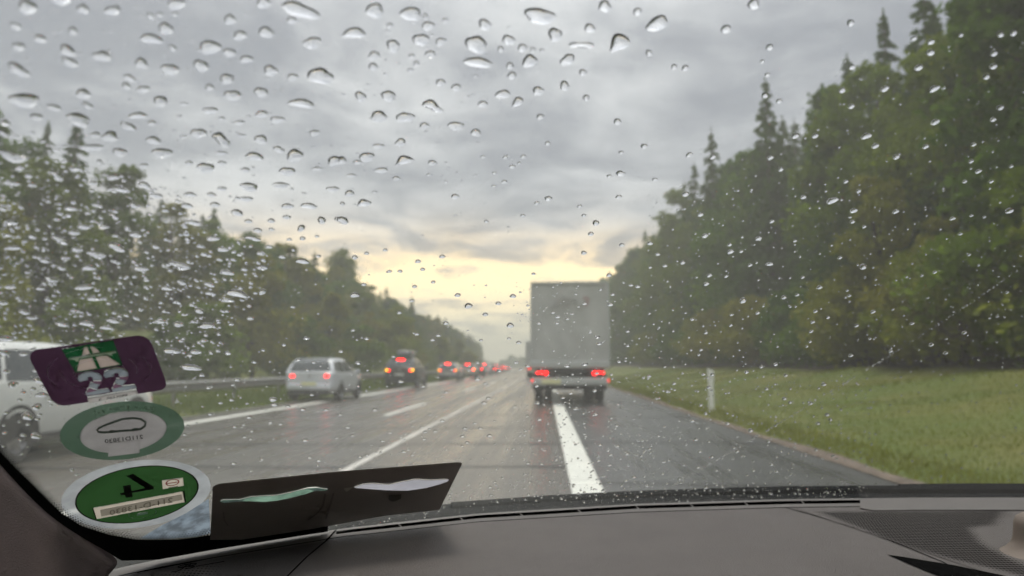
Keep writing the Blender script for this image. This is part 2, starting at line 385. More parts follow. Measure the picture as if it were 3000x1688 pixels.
# ------------------------------------------------------------------ delineator post
def delineator(x, y):
    z = float(hgt(x, y)); t = tag(empty('delineator_post', (x, y, z), R(-8)), 'white roadside delineator post in the grass beside the hard shoulder', 'post')
    s = MB(); w, dd = .07, .055
    v = [(-w, -dd, -.1), (w, -dd, -.1), (w*.6, dd, -.1), (-w*.6, dd, -.1), (-w, -dd, .80), (w, -dd, .80), (w*.6, dd, .80), (-w*.6, dd, .80)]
    s.add(v, [(0, 1, 5, 4), (1, 2, 6, 5), (2, 3, 7, 6), (3, 0, 4, 7)]); s.build('shaft', M['white_plastic'], t)
    w *= 1.18; dd *= 1.15
    v = [(-w, -dd, .80), (w, -dd, .80), (w*.6, dd, .80), (-w*.6, dd, .80), (-w, -dd, 1.16), (w, -dd, 1.10), (w*.6, dd, 1.10), (-w*.6, dd, 1.16)]
    MB().add(v, [(3, 2, 1, 0), (4, 5, 6, 7), (0, 1, 5, 4), (1, 2, 6, 5), (2, 3, 7, 6), (3, 0, 4, 7)]).build('head', M['white_plastic'], t)
    MB().box((0, -dd-.004, .96), (.05, .012, .18)).build('reflector', M['clear_lens'], t)
delineator(4.55, 21.0)

# ------------------------------------------------------------------ cars
def wheel(t, x, y, r, side, parent):
    w = .105
    MB().lathe([(r*.62, -w), (r*.9, -w), (r*.985, -w*.75), (r, -w*.3), (r, w*.3), (r*.985, w*.75), (r*.9, w), (r*.62, w)], axis='x', n=28).build('tyre', M['rubber'], parent, True)
    s = MB().lathe([(r*.62, w*.9*side), (r*.58, w*.5*side), (r*.5, w*.3*side), (.02, w*.25*side)], axis='x', n=28)
    for k in range(5):
        a = 2*math.pi*k/5; ca, sa = math.cos(a), math.sin(a)
        for u in (-.16, .16):
            pass
        s.add([(w*.85*side, ca*r*.1-sa*.03, sa*r*.1+ca*.03), (w*.85*side, ca*r*.1+sa*.03, sa*r*.1-ca*.03), (w*.8*side, ca*r*.62+sa*.045, sa*r*.62-ca*.045), (w*.8*side, ca*r*.62-sa*.045, sa*r*.62+ca*.045)], [(0, 1, 2, 3)])
    s.build('rim', M['rim'], parent, True)
def car(name, label, x, y, rz, paint, L=4.25, W=1.80, H=1.48, amber=False, third=True, brake=True, box=False, rails=False, plate='plate', wagon=0.0, detail=2, group=None, dark_bumper=False):
    t = tag(empty(name, (x, y, 0), rz), label, 'car', group)
    a, wv, h = L/4.2, W/2, H/1.48
    st = [(-2.10, .80, .97, .42), (-2.07, .89, .99, .33), (-1.95, .96, 1.0, .28), (-1.5, 1, .99, .23), (-.8, 1, .96, .20), (0, 1, .94, .20), (.7, 1, .93, .20), (1.15, 1, .91, .20), (1.6, .985, .86, .22), (1.88, .93, .79, .25), (2.04, .84, .71, .30), (2.10, .74, .62, .38)]
    v = []; ring = 0
    for yy, hf, zt, zl in st:
        hw = wv*hf; zt *= h; zl *= h; D = zt-zl
        half = [(0, zl), (.75*hw, zl), (.94*hw, zl+.05), (hw, zl+.25*D), (hw*1.005, zl+.55*D), (.99*hw, zl+.78*D), (.955*hw, zt-.02), (.88*hw, zt+.008), (.5*hw, zt+.028), (0, zt+.034)]
        full = half+[(-px_, z_) for px_, z_ in half[-2:0:-1]]; ring = len(full)
        v += [(px_, yy*a, z_) for px_, z_ in full]
    f = []
    for i in range(len(st)-1):
        for j in range(ring): f.append((i*ring+j, i*ring+(j+1) % ring, (i+1)*ring+(j+1) % ring, (i+1)*ring+j))
    f.append(tuple(range(ring))); f.append(tuple(range((len(st)-1)*ring, len(st)*ring))[::-1])
    MB().add(v, f).build('body', paint, t, True, 50)
    # greenhouse
    ry = wagon
    gs = [(-2.04-ry, .98), (-2.00-ry, 1.10), (-1.90-ry, 1.30), (-1.78-ry, 1.405), (-1.6-ry, 1.445), (-1.1, 1.475), (-.5, 1.48), (.0, 1.455), (.25, 1.39), (.5, 1.26), (.75, 1.10), (1.0, .925)]
    belt = .955*h
    def side(z): return wv*.945-(z-belt)*.36
    v = []
    for yy, zr in gs:
        zr = max(zr*h, belt+.002); D = zr-belt
        half = [(side(belt-.04), belt-.04), (side(belt+.35*D), belt+.35*D), (side(belt+.75*D), belt+.75*D), (side(zr)-.015, zr-.05*min(1, D*4)), (side(zr)-.07, zr-.008), (side(zr)*.5, zr+.006), (0, zr+.012)]
        full = half+[(-px_, z_) for px_, z_ in half[-2::-1]]; ring = len(full)
        v += [(px_, yy*a, z_) for px_, z_ in full]
    f = []
    for i in range(len(gs)-1):
        for j in range(ring-1): f.append((i*ring+j, i*ring+j+1, (i+1)*ring+j+1, (i+1)*ring+j))
    f.append(tuple(range(ring)))
    MB().add(v, f).build('roof', paint, t, True, 50)
    gy = np.array([g[0]*a for g in gs]); gz = np.array([max(g[1]*h, belt) for g in gs])
    def yrear(z): return float(np.interp(z, gz[:6], gy[:6]))
    def yfront(z): return float(np.interp(-z, -gz[6:], gy[6:]))
    def panel(nm, pts, fn, parent, m=M['carglass'], n=6):
        # pts: polygon rows bottom/top in (u, z); lofted with n rows
        (u0, z0), (u1, z1), (u2, z2), (u3, z3) = pts; v = []; f = []
        for i in range(n+1):
            s = i/n
            for j in range(n+1):
                r_ = j/n
                lo = (u0+(u1-u0)*r_, z0+(z1-z0)*r_); hi = (u3+(u2-u3)*r_, z3+(z2-z3)*r_)
                v.append(fn(lo[0]+(hi[0]-lo[0])*s, lo[1]+(hi[1]-lo[1])*s))
        for i in range(n):
            for j in range(n): f.append((i*(n+1)+j, i*(n+1)+j+1, (i+1)*(n+1)+j+1, (i+1)*(n+1)+j))
        return obj(nm, mesh(nm, v, f, True, m), None, parent)
    zt = gz.max()
    zw0, zw1 = 1.02*h, 1.36*h
    panel('rear_window', [(-side(zw0)*.86, zw0), (side(zw0)*.86, zw0), (side(zw1)*.86, zw1), (-side(zw1)*.86, zw1)], lambda u, z: (u, yrear(z)-.014, z), t)
    panel('windshield', [(-side(.98*h)*.9, .98*h), (side(.98*h)*.9, .98*h), (side(1.38*h)*.9, 1.38*h), (-side(1.38*h)*.9, 1.38*h)], lambda u, z: (u, yfront(z)+.02, z), t)
    for s in (-1, 1):
        fn = lambda u, z, s=s: (s*(side(z)+.008), u, z)
        zz0, zz1 = .99*h, 1.37*h
        panel('side_window', [(-.62*a, zz0), (.70*a, zz0), (.10*a, zz1), (-.60*a, zz1)], fn, t)
        panel('side_window', [(-1.45*a-ry*.4, zz0), (-.70*a, zz0), (-.68*a, zz1), (-1.35*a-ry*.4, zz1)], fn, t)
        panel('side_window', [(-1.85*a-ry, zz0+.06), (-1.52*a-ry*.4, zz0+.02), (-1.42*a-ry*.4, zz1), (-1.66*a-ry, zz1-.03)], fn, t)
        rbox('mirror', (s*(wv+.09), .62*a, 1.0*h), (.17, .10, .13), .035, paint, t)
        if detail > 1:
            for yy in (-.75, .25):
                rbox('door_handle', (s*(wv*.995), yy*a, .82*h), (.03, .17, .03), .01, paint, t)
            MB().box((s*(wv*.985), 0, .30*h), (.05, 2.0*a, .07)).build('sill', M['black'], t)
        for yy in (-1.28*a, 1.30*a):
            r = .325*h
            w = empty('wheel'); w.parent = t; w.location = (s*(wv-.10), yy, r)
            wheel(t, 0, 0, r, s, w)
            ms = MB(); n = 20; vv = []
            for k in range(n+1):
                an = math.pi*(-.12+1.24*k/n)
                for rr in (r*1.02, r*1.17): vv.append((s*(wv*1.006), yy+math.cos(an)*rr, r+math.sin(an)*rr))
            ms.add(vv, [(2*k, 2*k+1, 2*k+3, 2*k+2) for k in range(n)]); vv = [(s*(wv*1.003), yy, r)]+[(s*(wv*1.003), yy+math.cos(math.pi*(-.12+1.24*k/n))*r*1.1, r+math.sin(math.pi*(-.12+1.24*k/n))*r*1.1) for k in range(n+1)]
            ms.add(vv, [(0, k+1, k+2) for k in range(n)]); ms.build('wheel_arch', M['black'], t)
        # rear lamps
        yl = -2.085*a
        lamp = rbox('rear_light', (s*wv*.71, yl+.035, .865*h), (.25, .12, .10*h), .03, (M['red_far'] if detail == 1 else M['red_on']) if brake else M['red_dim'], t, rot=(0, 0, s*R(20)))
        if amber: rbox('turn_signal', (s*wv*.80, yl-.03, .885*h), (.10, .08, .075*h), .03, M['amber_on'], t, rot=(0, 0, s*R(20)))
        rbox('rear_reflector', (s*wv*.76, yl-.0, .42*h), (.16, .06, .05), .015, M['red_reflect_glow'], t, rot=(0, 0, s*R(18)))
        rbox('headlight', (s*wv*.68, 1.96*a, .68*h), (.36, .18, .14), .05, M['clear_lens'], t, rot=(0, 0, -s*R(28)))
    rbox('bumper', (0, -2.10*a, .50*h), (W*.86, .12, .22*h), .05, M['black'] if dark_bumper else paint, t)
    MB().box((0, -2.13*a, .31*h), (W*.78, .06, .15)).build('lower_valance', M['black'], t)
    rbox('number_plate', (0, -2.175*a, .60*h if not dark_bumper else .66*h), (.52, .015, .115), .005, M[plate], t, 1)
    if third: rbox('brake_light', (0, yrear(1.38*h)-.03, 1.405*h), (.42 if brake else .3, .04, .045), .012, M['red_far'], t, 2)
    rbox('spoiler', (0, yrear(1.42*h)-.03, 1.445*h), (W*.62, .16, .03), .012, paint, t, 2)
    if detail > 1:
        MB().tube([(0, yrear(1.0*h)-.03, 1.0*h), (-.22, yrear(1.08*h)-.04, 1.08*h), (-.34, yrear(1.10*h)-.04, 1.10*h)], .010, 6).build('rear_wiper', M['black'], t)
        MB().lathe([(.0, -.012), (.05, -.012), (.055, 0)], (0, -2.12*a, .86*h), 'y', 16).build('badge', M['rim'], t)
    MB().box((0, 2.05*a, .45*h), (W*.6, .06, .12)).build('grille', M['black'], t)
    if rails:
        for s in (-1, 1): MB().tube([(s*.55, -1.6*a, zt-.03), (s*.56, -1.5*a, zt+.04), (s*.56, -.1*a, zt+.04), (s*.55, 0, zt-.02)], .018, 6).build('roof_rail', M['black'], t)
    if box:
        b = rbox('roof_box', (.05, -.55, zt+.25), (.82, 2.0, .40), .16, M['paint_box'], t, 5)
    return t
M['paint_box'] = pmat('roof_box_plastic', (.16, .16, .165), .35, coat=.3)
car('white_hatchback', 'white hatchback passing close on the left, cut off by the frame edge', -7.40, 10.45, R(-.5), M['paint_white'], L=4.3, W=1.82, H=1.53, brake=False)
car('silver_hatchback', 'silver hatchback with pale number plate and brake lights on, nearest car ahead on the left', -8.10, 27.8, R(.4), M['paint_silver'], L=4.25, W=1.80, H=1.50, third=False, plate='plate')
car('dark_suv', 'dark sport utility car carrying a roof box with amber and red lights on', -8.25, 44.9, R(.3), M['paint_dark'], L=4.6, W=1.88, H=1.68, amber=True, box=True, rails=True, plate='plate_w', dark_bumper=True)
car('light_estate_car', 'light grey estate car ahead of the dark car with the roof box, amber signals lit', -8.15, 65.3, R(.3), M['paint_grey'], L=4.6, W=1.82, H=1.50, amber=True, wagon=.12, plate='plate_w')
QN = ['just beyond the light grey estate car', 'second beyond the light grey estate car', 'third beyond the light grey estate car', 'fourth beyond the light grey estate car', 'midway to the horizon', 'past midway to the horizon', 'far towards the horizon', 'nearly at the horizon', 'last one before the horizon']
QC = ['paint_beige', 'paint_dark', 'paint_silver', 'paint_red', 'paint_grey', 'paint_dark', 'paint_white', 'paint_grey', 'paint_silver']
for i, (yy, dx) in enumerate([(80, -7.9), (93, -8.0), (107, -8.1), (121, -8.0), (136, -8.1), (152, -8.1), (170, -8.0), (190, -8.1), (212, -8.1)]):
    pm = QC[i]; lab = pm[6:].replace('beige', 'pale beige').replace('red', 'dark red')+' car in the left queue, '+QN[i]
    xx = float(xc(yy))+dx
    car('queued_car', lab, xx, yy, R(.3)+yy*.00008, M[pm], detail=1, H=1.48+.05*(i % 3), amber=(i == 0), third=(i % 2 == 0), brake=i != 2, group='cars queuing in the left lane')

# ------------------------------------------------------------------ trucks
def truck(name, label, x, y, marks=True, lean=0.0):
    t = tag(empty(name, (x, y, 0), lean), label, 'truck')
    W, L, z0, z1 = 2.55, 9.0, 1.40, 3.93
    # tarpaulin body with slightly bellied sides and creased rear curtain
    n, mz = 26, 22; v = []; f = []
    for i in range(mz+1):
        z = z0+(z1-z0)*i/mz
        for j in range(n+1):
            u = -1+2*j/n; s = abs(i/mz*2-1)
            dent = .030*math.sin(u*5+z*2.2)*(1-u*u)*(1-s*s)+.018*math.sin(u*13+z*5.0)*(1-u*u)*(1-s*s)+(.05*max(0, 1-abs((u-.55)*2.2+(z-2.0)*.9)) if z < 2.4 else 0)
            v.append((u*W/2, -.0-dent*.6, z))
    for i in range(mz):
        for j in range(n): f.append((i*(n+1)+j, i*(n+1)+j+1, (i+1)*(n+1)+j+1, (i+1)*(n+1)+j))
    MB().add(v, f).build('rear_curtain', M['tarp'], t, True, 60)
    s = MB()
    for sx in (-1, 1):
        v = []; f = []
        for i in range(9):
            for j in range(24):
                yy = L*j/23; z = z0+(z1-z0)*i/8; b = .02*math.sin(math.pi*i/8)*(1+.6*math.sin(j*2.3))
                v.append((sx*(W/2+b*.5), yy, z))
        for i in range(8):
            for j in range(23): f.append((i*24+j, i*24+j+1, (i+1)*24+j+1, (i+1)*24+j))
        s.add(v, f)
    s.add([(-W/2, 0, z1), (W/2, 0, z1), (W/2, L, z1), (-W/2, L, z1)], [(0, 1, 2, 3)])
    s.build('side_tarpaulin', M['tarp'], t, True, 60)
    fr = MB()
    for sx in (-1, 1): fr.box((sx*(W/2-.035), -.03, (z0+z1)/2), (.07, .05, z1-z0))
    fr.box((0, -.03, z1-.02), (W-.145, .052, .06)); fr.build('rear_frame', M['alu'], t)
    rbox('tail_sill', (0, .02, 1.27), (W, .16, .24), .02, M['alu'], t)
    rbox('load_deck', (0, L/2, 1.20), (W-.06, L-.3, .16), .02, M['alu'], t)
    for sx in (-.5, .5): MB().box((sx, L/2, .95), (.12, L-.2, .28)).build('chassis_rail', M['black'], t)
    MB().box((0, .10, 1.04), (W-.35, .10, .20)).build('lamp_carrier', M['black'], t)
    rbox('underrun_bar', (0, -.02, .72), (W-.12, .12, .24), .03, M['alu'], t)
    rbox('number_plate', (-.62, -.105, .72), (.62, .02, .15), .006, M['plate'], t, 1)
    for sx in (-1, 1):
        for dx, dz, r in ((.78, 0, .060), (.92, .02, .044), (1.05, .01, .040)):
            MB().lathe([(0, -.05), (r*.8, -.05), (r, -.02), (r, .06)], (sx*dx, .02, .985+dz), 'y', 16).build('tail_lamp', M['red_on'], t, True)
        rbox('corner_lamp', (sx*1.205, -.03, .75), (.08, .10, .10), .03, M['red_dim'], t)
        for k in (0, 1):
            MB().lathe([(.25, -.14), (.44, -.14), (.49, -.09), (.5, 0), (.49, .09), (.44, .14), (.25, .14), (.22, 0), (.25, -.14)], (sx*(.70+.33*k), 1.6, .5), 'x', 28).build('tyre', M['rubber'], t, True)
        MB().add([(sx*.5, .95, .95), (sx*1.24, .95, .95), (sx*1.24, .93, .42), (sx*.5, .93, .42), (sx*.5, .97, .95), (sx*1.24, .97, .95), (sx*1.24, .95, .42), (sx*.5, .95, .42)], [(0, 1, 2, 3), (7, 6, 5, 4), (0, 3, 7, 4), (1, 5, 6, 2), (3, 2, 6, 7), (0, 4, 5, 1)]).build('mud_flap', M['black'], t)
    MB().tube([(-1.0, 1.6, .5), (1.0, 1.6, .5)], .09, 10).build('axle', M['black'], t)
    rbox('cab', (0, L+1.3, 1.75), (2.48, 2.1, 2.6), .15, M['paint_grey'], t)
    for sx in (-1, 1):
        MB().lathe([(.25, -.15), (.44, -.15), (.5, -.08), (.5, .08), (.44, .15), (.25, .15)], (sx*1.05, L+1.2, .5), 'x', 24).build('tyre', M['rubber'], t, True)
    if marks:
        # faint, faded lettering strokes on the curtain: too weak to read
        g = MB(); gr_ = MB()
        def stroke(b, pts, w):
            for (ax, az), (bx, bz) in zip(pts[:-1], pts[1:]):
                d = np.array([bx-ax, bz-az]); d /= np.linalg.norm(d)+1e-9; nn = np.array([-d[1], d[0]])*w/2
                b.add([(ax-nn[0], -.055, az-nn[1]), (bx-nn[0], -.055, bz-nn[1]), (bx+nn[0], -.055, bz+nn[1]), (ax+nn[0], -.055, az+nn[1])], [(0, 1, 2, 3)])
        stroke(g, [(-.62, 3.00), (-.52, 3.10), (-.40, 3.22), (-.30, 3.36), (-.1, 3.40), (.06, 3.34)], .13)
        stroke(g, [(-.25, 3.22), (-.08, 3.16), (.0, 3.26)], .10)
        stroke(g, [(.10, 3.36), (.22, 3.20), (.34, 3.12), (.42, 3.24)], .10)
        stroke(gr_, [(.44, 3.42), (.60, 3.40), (.56, 3.26), (.50, 3.16)], .11)
        g.build('faded_print', M['tarp_mark'], t); gr_.build('faded_print', M['tarp_red'], t)
        rbox('marker_lamp', (-W/2-.05, 4.0, 2.2), (.06, .06, .06), .01, M['red_dim'], t, 1)
    return t
truck('box_truck', 'grey tarpaulin box truck straddling the wide white line straight ahead', .82, 24.4)
truck('box_truck', 'second truck farther ahead, mostly hidden behind the grey tarpaulin truck', -.85, 84, marks=False)

# ------------------------------------------------------------------ trees
def leaf_cards(cs, size, g, up=None, aspect=1.0, flat=0.0):
    n = len(cs)
    a = g.normal(size=(n, 3)); a[:, 2] *= (1-flat); a /= np.linalg.norm(a, axis=1)[:, None]
    b = g.normal(size=(n, 3)); b -= a*(a*b).sum(1)[:, None]; b /= np.linalg.norm(b, axis=1)[:, None]
    s = size*(.6+.8*g.random(n)); a *= (s*aspect)[:, None]; b *= s[:, None]
    # pointed leaf-clump shape: a rhombus
    v = np.stack([cs-a, cs-b*.55+a*.1, cs+a, cs+b*.55-a*.1], 1).reshape(-1, 3)
    return v, np.arange(4*n).reshape(-1, 4)
def deciduous(seedv, H, Rr, n, size, m):
    g = np.random.default_rng(seedv); cs = []
    k = 36
    hh = np.sort(.16+.80*g.random(k)); rad = Rr*np.minimum(np.sin(np.pi*np.clip((hh-.02)/1.02, 0, 1))**.55, 1.25*(1.04-hh)**.6)*1.1
    limbs = []
    for i in range(k):
        an = g.random()*6.283; rr = rad[i]*(.12+.68*g.random()**.7)
        c = np.array([math.cos(an)*rr, math.sin(an)*rr, hh[i]*H]); s = np.array([1, 1, .75])*Rr*(.24+.22*g.random())*(1.08-.62*hh[i])
        m_ = n//k; p = g.normal(size=(m_, 3)); p /= np.linalg.norm(p, axis=1)[:, None]
        r = (.45+.6*g.random(m_)**.6)[:, None]
        cs.append(c+p*s*r*(1+.25*np.sin(p[:, :1]*5+p[:, 1:2]*7+i)))
        limbs.append(c)
    cs = np.concatenate(cs); v, q = leaf_cards(cs, size, g)
    crown = mesh_np('crown', v, quads=q, m=m)
    b = MB(); pts = [(0, 0, -.5), (.05*H*(g.random()-.5), .05*H*(g.random()-.5), H*.35), (.08*H*(g.random()-.5), .08*H*(g.random()-.5), H*.85)]
    b.tube(pts, [.018*H, .012*H, .003*H], 7)
    for c in limbs[::3]:
        z0 = c[2]*.62; b.tube([(pts[1][0]*z0/(H*.35) if z0 < H*.35 else pts[1][0], pts[1][1]*z0/(H*.35) if z0 < H*.35 else pts[1][1], z0), tuple(c*.6+np.array([0, 0, c[2]*.32])), tuple(c)], [.006*H, .004*H, .0015*H], 5)
    return crown, mesh('trunk', b.v, b.f, True, M['bark'])
def spruce(seedv, H, Rr, m):
    g = np.random.default_rng(seedv); vs = []; qs = []; nq = 0
    t = .06; b = MB(); b.tube([(0, 0, -.5), (0, 0, H*.5), (0, 0, H)], [.012*H, .008*H, .0012*H], 7)
    cs = []; sz = []
    while t < .985:
        rl = Rr*(1-t)**.85*(.8+.35*g.random())+.12; nb = int(4+4*(1-t))
        for k in range(nb):
            an = g.random()*6.283; L = rl*(.75+.4*g.random()); m_ = int(8+L*11)
            u = g.random(m_)**.7; side = (g.random(m_)-.5)*.55*L*(1-u*.6)
            x = np.cos(an)*L*u-np.sin(an)*side; y = np.sin(an)*L*u+np.cos(an)*side
            z = t*H+.10*L*np.sin(u*2)-.38*L*u**1.5-.22*g.random(m_)*L+.08*L
            cs.append(np.stack([x, y, z], 1)); sz.append(np.full(m_, .14+.17*(1-t)))
            if k % 2 == 0: b.tube([(0, 0, t*H), (math.cos(an)*L*.8, math.sin(an)*L*.8, t*H-.15*L)], [.004*H*(1-t)+.004, .004], 4, False)
        t += (.20+.30*g.random())/H
    cs.append(np.stack([np.zeros(14), np.zeros(14), np.linspace(H*.95, H*1.005, 14)], 1)); sz.append(np.full(14, .09))
    cs = np.concatenate(cs); sz = np.concatenate(sz)
    v, q = leaf_cards(cs, 1.0, g, flat=.35)
    v = v.reshape(-1, 4, 3); v = cs[:, None]+(v-cs[:, None])*sz[:, None, None]*1.25
    return mesh_np('crown', v.reshape(-1, 3), quads=q, m=m), mesh('trunk', b.v, b.f, True, M['bark'])
DEC = [deciduous(20+i, 15, 4.2+.5*(i % 3), 11000, .19, M[['leaf', 'leaf_dark', 'leaf', 'leaf_dark', 'leaf', 'leaf_dark'][i]]) for i in range(6)]
YEL = [deciduous(40+i, 11, 3.6, 8000, .17, M['leaf_yellow']) for i in range(2)]
SHR = [deciduous(60+i, 5, 3.2, 6000, .15, M[['leaf', 'leaf_dark', 'leaf_yellow'][i]]) for i in range(3)]
SPR = [spruce(80+i, 20, 3.1+.3*i, M['needle']) for i in range(4)]
def spot(X, y):
    d = np.array([X, y, 6.0])-CAM; px = 1500+FPX*(d@RT)/(d@FW)
    if X > 0: return 'near the right frame edge' if px > 2600 else 'well right of the white post' if px > 2250 else 'above the white roadside post' if px > 1980 else 'just right of the truck' if px > 1800 else 'beside the truck body'
    return 'at the left frame edge' if px < 250 else 'above the purple sticker' if px < 560 else 'left of the silver hatchback' if px < 820 else 'above the silver hatchback' if px < 1090 else 'above the dark car with roof box' if px < 1270 else 'far along the car queue'
def tree(kind, x, y, H, label, group, wide=1.0, g=None):
    pool, base, nm = {'d': (DEC, 15, 'leafy_tree'), 'y': (YEL, 11, 'yellow_green_tree'), 's': (SHR, 5, 'shrub'), 'p': (SPR, 20, 'spruce')}[kind]
    crown, trunk = pool[random.randrange(len(pool))]
    X = x+float(xc(y)); z = float(hgt(X, y))
    if ' tree ' in label+' ' or 'shrub' in label or label.startswith('spruce'):
        if wide >= 1.0: label = label.replace(' on the right bank', '').replace(' of the left hillside wood', ' of the left wood')+', '+spot(X, y)
    t = tag(empty(nm, (X, y, z-.1), random.random()*6.28), label, 'shrub' if kind == 's' else 'tree', group)
    s = H/base; t.scale = (s*wide, s*wide, s)
    obj('trunk', trunk, None, t); obj('crown', crown, None, t)
    return t
GR, GL_ = 'trees of the wood on the right bank', 'trees of the wood on the left hillside'
# right bank: the wood's edge, its tall trees and the spruces that overtop it
y = 9.0
while y < 110:
    tree('s', 14.4+random.random()*1.6, y+random.random()*2, 3.6+2.2*random.random(), 'leafy shrub at the foot of the wood on the right bank', 'shrubs along the right bank', 1.1); y += 3.1+.02*y
y = 12.0
while y < 240:
    k = 'd' if random.random() < .62 else 'p'
    tree(k, 18.5+random.random()*2.5, y+random.random()*2, (15.5+3.0*random.random())*(1+.32*float(smooth(45, 110, y)))*(1.06 if k == 'p' else 1), 'broad leafy tree at the front of the wood on the right bank' if k == 'd' else 'spruce at the front of the wood on the right bank', GR, 1.0); y += 3.6+.016*y
y = 16.0
while y < 260:
    k = 'd' if random.random() < .3 else 'p'
    tree(k, 25+random.random()*4, y+random.random()*3, ((18.5 if k == 'd' else 21)+2.0*random.random())*(1+.25*float(smooth(45, 110, y))), 'tall leafy tree deep in the wood on the right bank' if k == 'd' else 'spruce deep in the wood on the right bank', GR, 1.05 if k == 'd' else 1.2); y += 3.4+.016*y
for x_, y_, h_, lab in [(18.5, 81.0, 25.5, 'lone pointed spruce overtopping the right wood, nearest to the truck'), (19.0, 63.0, 23.8, 'tall spruce overtopping the right wood, second from the truck'), (21, 51.0, 20.5, 'slim spruce top above the right wood, third from the truck'), (22, 47.5, 21.8, 'slim spruce top above the right wood, fourth from the truck'), (22, 42.5, 21.2, 'slim spruce top above the right wood, fifth from the truck'), (20.5, 34.0, 22.5, 'large spruce reaching the top frame edge at the right')]:
    tree('p', x_, y_, h_, lab, GR, .9)
tree('d', 20.5, 27.5, 21, 'tall thin-crowned leafy tree in the upper right corner', GR, .9)
tree('d', 24, 31, 20, 'tall leafy tree behind the one in the upper right corner', GR, 1.0)
tree('y', 14.6, 33.0, 8.5, 'yellow green tree standing out at the edge of the right wood', GR, .98)
tree('y', 15.2, 29.0, 6.0, 'small yellow green tree in front of the right wood', GR, .9)
# left hillside
y = 16.0
while y < 150:
    k = 's' if random.random() < .7 else 'y'
    tree(k, -14.5-random.random()*2.5, y+random.random()*3, (2.6+1.8*random.random()) if k == 's' else 5.5+2*random.random(), 'leafy shrub behind the guardrail on the left' if k == 's' else 'small yellow green tree behind the guardrail', 'shrubs behind the left guardrail', 1.1); y += 3.6+.03*y
y = 18.0
while y < 330:
    k = random.random(); k = 'd' if k < .50 else 'y' if k < .74 else 'p'
    hh = (8.6 if k != 'p' else 10)+1.6*random.random()
    tree(k, -21-random.random()*3, y+random.random()*2, hh, {'d': 'leafy tree at the front of the left hillside wood', 'y': 'yellow green tree in the left hillside wood', 'p': 'spruce in the left hillside wood'}[k], GL_, 1.15 if k != 'p' else 1.25); y += 3.3+.012*y
y = 20.0
while y < 420:
    k = 'd' if random.random() < .35 else 'p'
    tree(k, -28-random.random()*4, y+random.random()*3, (9.0 if k == 'd' else 10.2)+1.6*random.random(), {'d': 'leafy tree higher up the left hillside wood', 'p': 'spruce higher up the left hillside wood'}[k], GL_, 1.15 if k == 'd' else 1.3); y += 3.9+.014*y
y = 30.0
while y < 300:
    k = 'p' if random.random() < .8 else 'd'
    tree(k, -35-random.random()*3, y+random.random()*3, 9.0+1.5*random.random(), 'spruce on the crest of the left hillside wood' if k == 'p' else 'leafy tree on the crest of the left hillside wood', GL_, 1.3); y += 5+.02*y
for x_, y_, h_, lab in [(-25, 92.0, 13.5, 'bushy tree standing out above the far end of the left wood'), (-27, 33.5, 10.5, 'leafy tree reaching highest at the left frame edge'), (-30, 43.0, 12.0, 'tall spruce high on the left hillside near the frame edge')]:
    tree('p' if 'spruce' in lab else 'd', x_, y_, h_, lab, GL_, .9)
# far wood across the end of the road: one mass
g = np.random.default_rng(5); n = 26000
ux = g.random(n)*620-330; uy = 640+g.random(n)*60; top = 7+3.0*np.sin(ux*.045)+2.2*np.sin(ux*.21+1)+1.2*np.sin(ux*.7)
cs = np.stack([ux+float(xc(650)), uy, -1+(top+1)*g.random(n)**.7], 1); v, q = leaf_cards(cs, 1.5, g)
tag(obj('distant_wood', mesh_np('distant_wood', v, quads=q), M['leaf_dark']), 'far dark wood closing the end of the motorway', 'wood', kind='stuff')

# ------------------------------------------------------------------ haze
def haze():
    m = bpy.data.materials.new('spray_haze'); m.use_nodes = True; t = m.node_tree; t.nodes.clear()
    pv = nd(t, 'ShaderNodeVolumePrincipled'); pv.inputs['Color'].default_value = (.90, .91, .82, 1)
    pv.inputs['Density'].default_value = .0021; pv.inputs['Anisotropy'].default_value = .2
    nd(t, 'ShaderNodeOutputMaterial', inp={1: pv.outputs[0]})
    b = MB().box((-30, 410, 15), (1500, 1060, 46)); o = b.build('haze', m); tag(o, 'pale spray haze over the motorway', kind='stuff')
haze()

# ------------------------------------------------------------------ own car: cabin
own = tag(empty('own_car', (CX, .2, 0)), 'cabin of the car the view is taken from, grey brown dashboard under a wet windshield', 'car')
def pl(o):
    o.parent = own; o.matrix_parent_inverse = Matrix.Translation(-Vector(own.location)); return o
M['dash'] = pmat('dash_leather', (.090, .079, .074), .55, var=.06, vscale=25, bump=.25, bscale=900, spec=.35)
M['dash_lip'] = pmat('dash_lip_plastic', (.105, .096, .090), .65, var=.05, vscale=25)
M['dash_dark'] = pmat('dash_gap', (.006, .006, .006), 1.0, spec=0)
M['trim'] = pmat('pillar_trim_fabric', (.085, .060, .058), .8, var=.10, vscale=60, bump=.3, bscale=1500)
M['frit'] = pmat('windshield_frit', (.006, .007, .007), .9, spec=.05)
M['cowl'] = pmat('cowl_plastic', (.010, .011, .012), .95, spec=.05)
M['bonnet'] = pmat('bonnet_paint', (.030, .032, .036), .3, coat=.7)
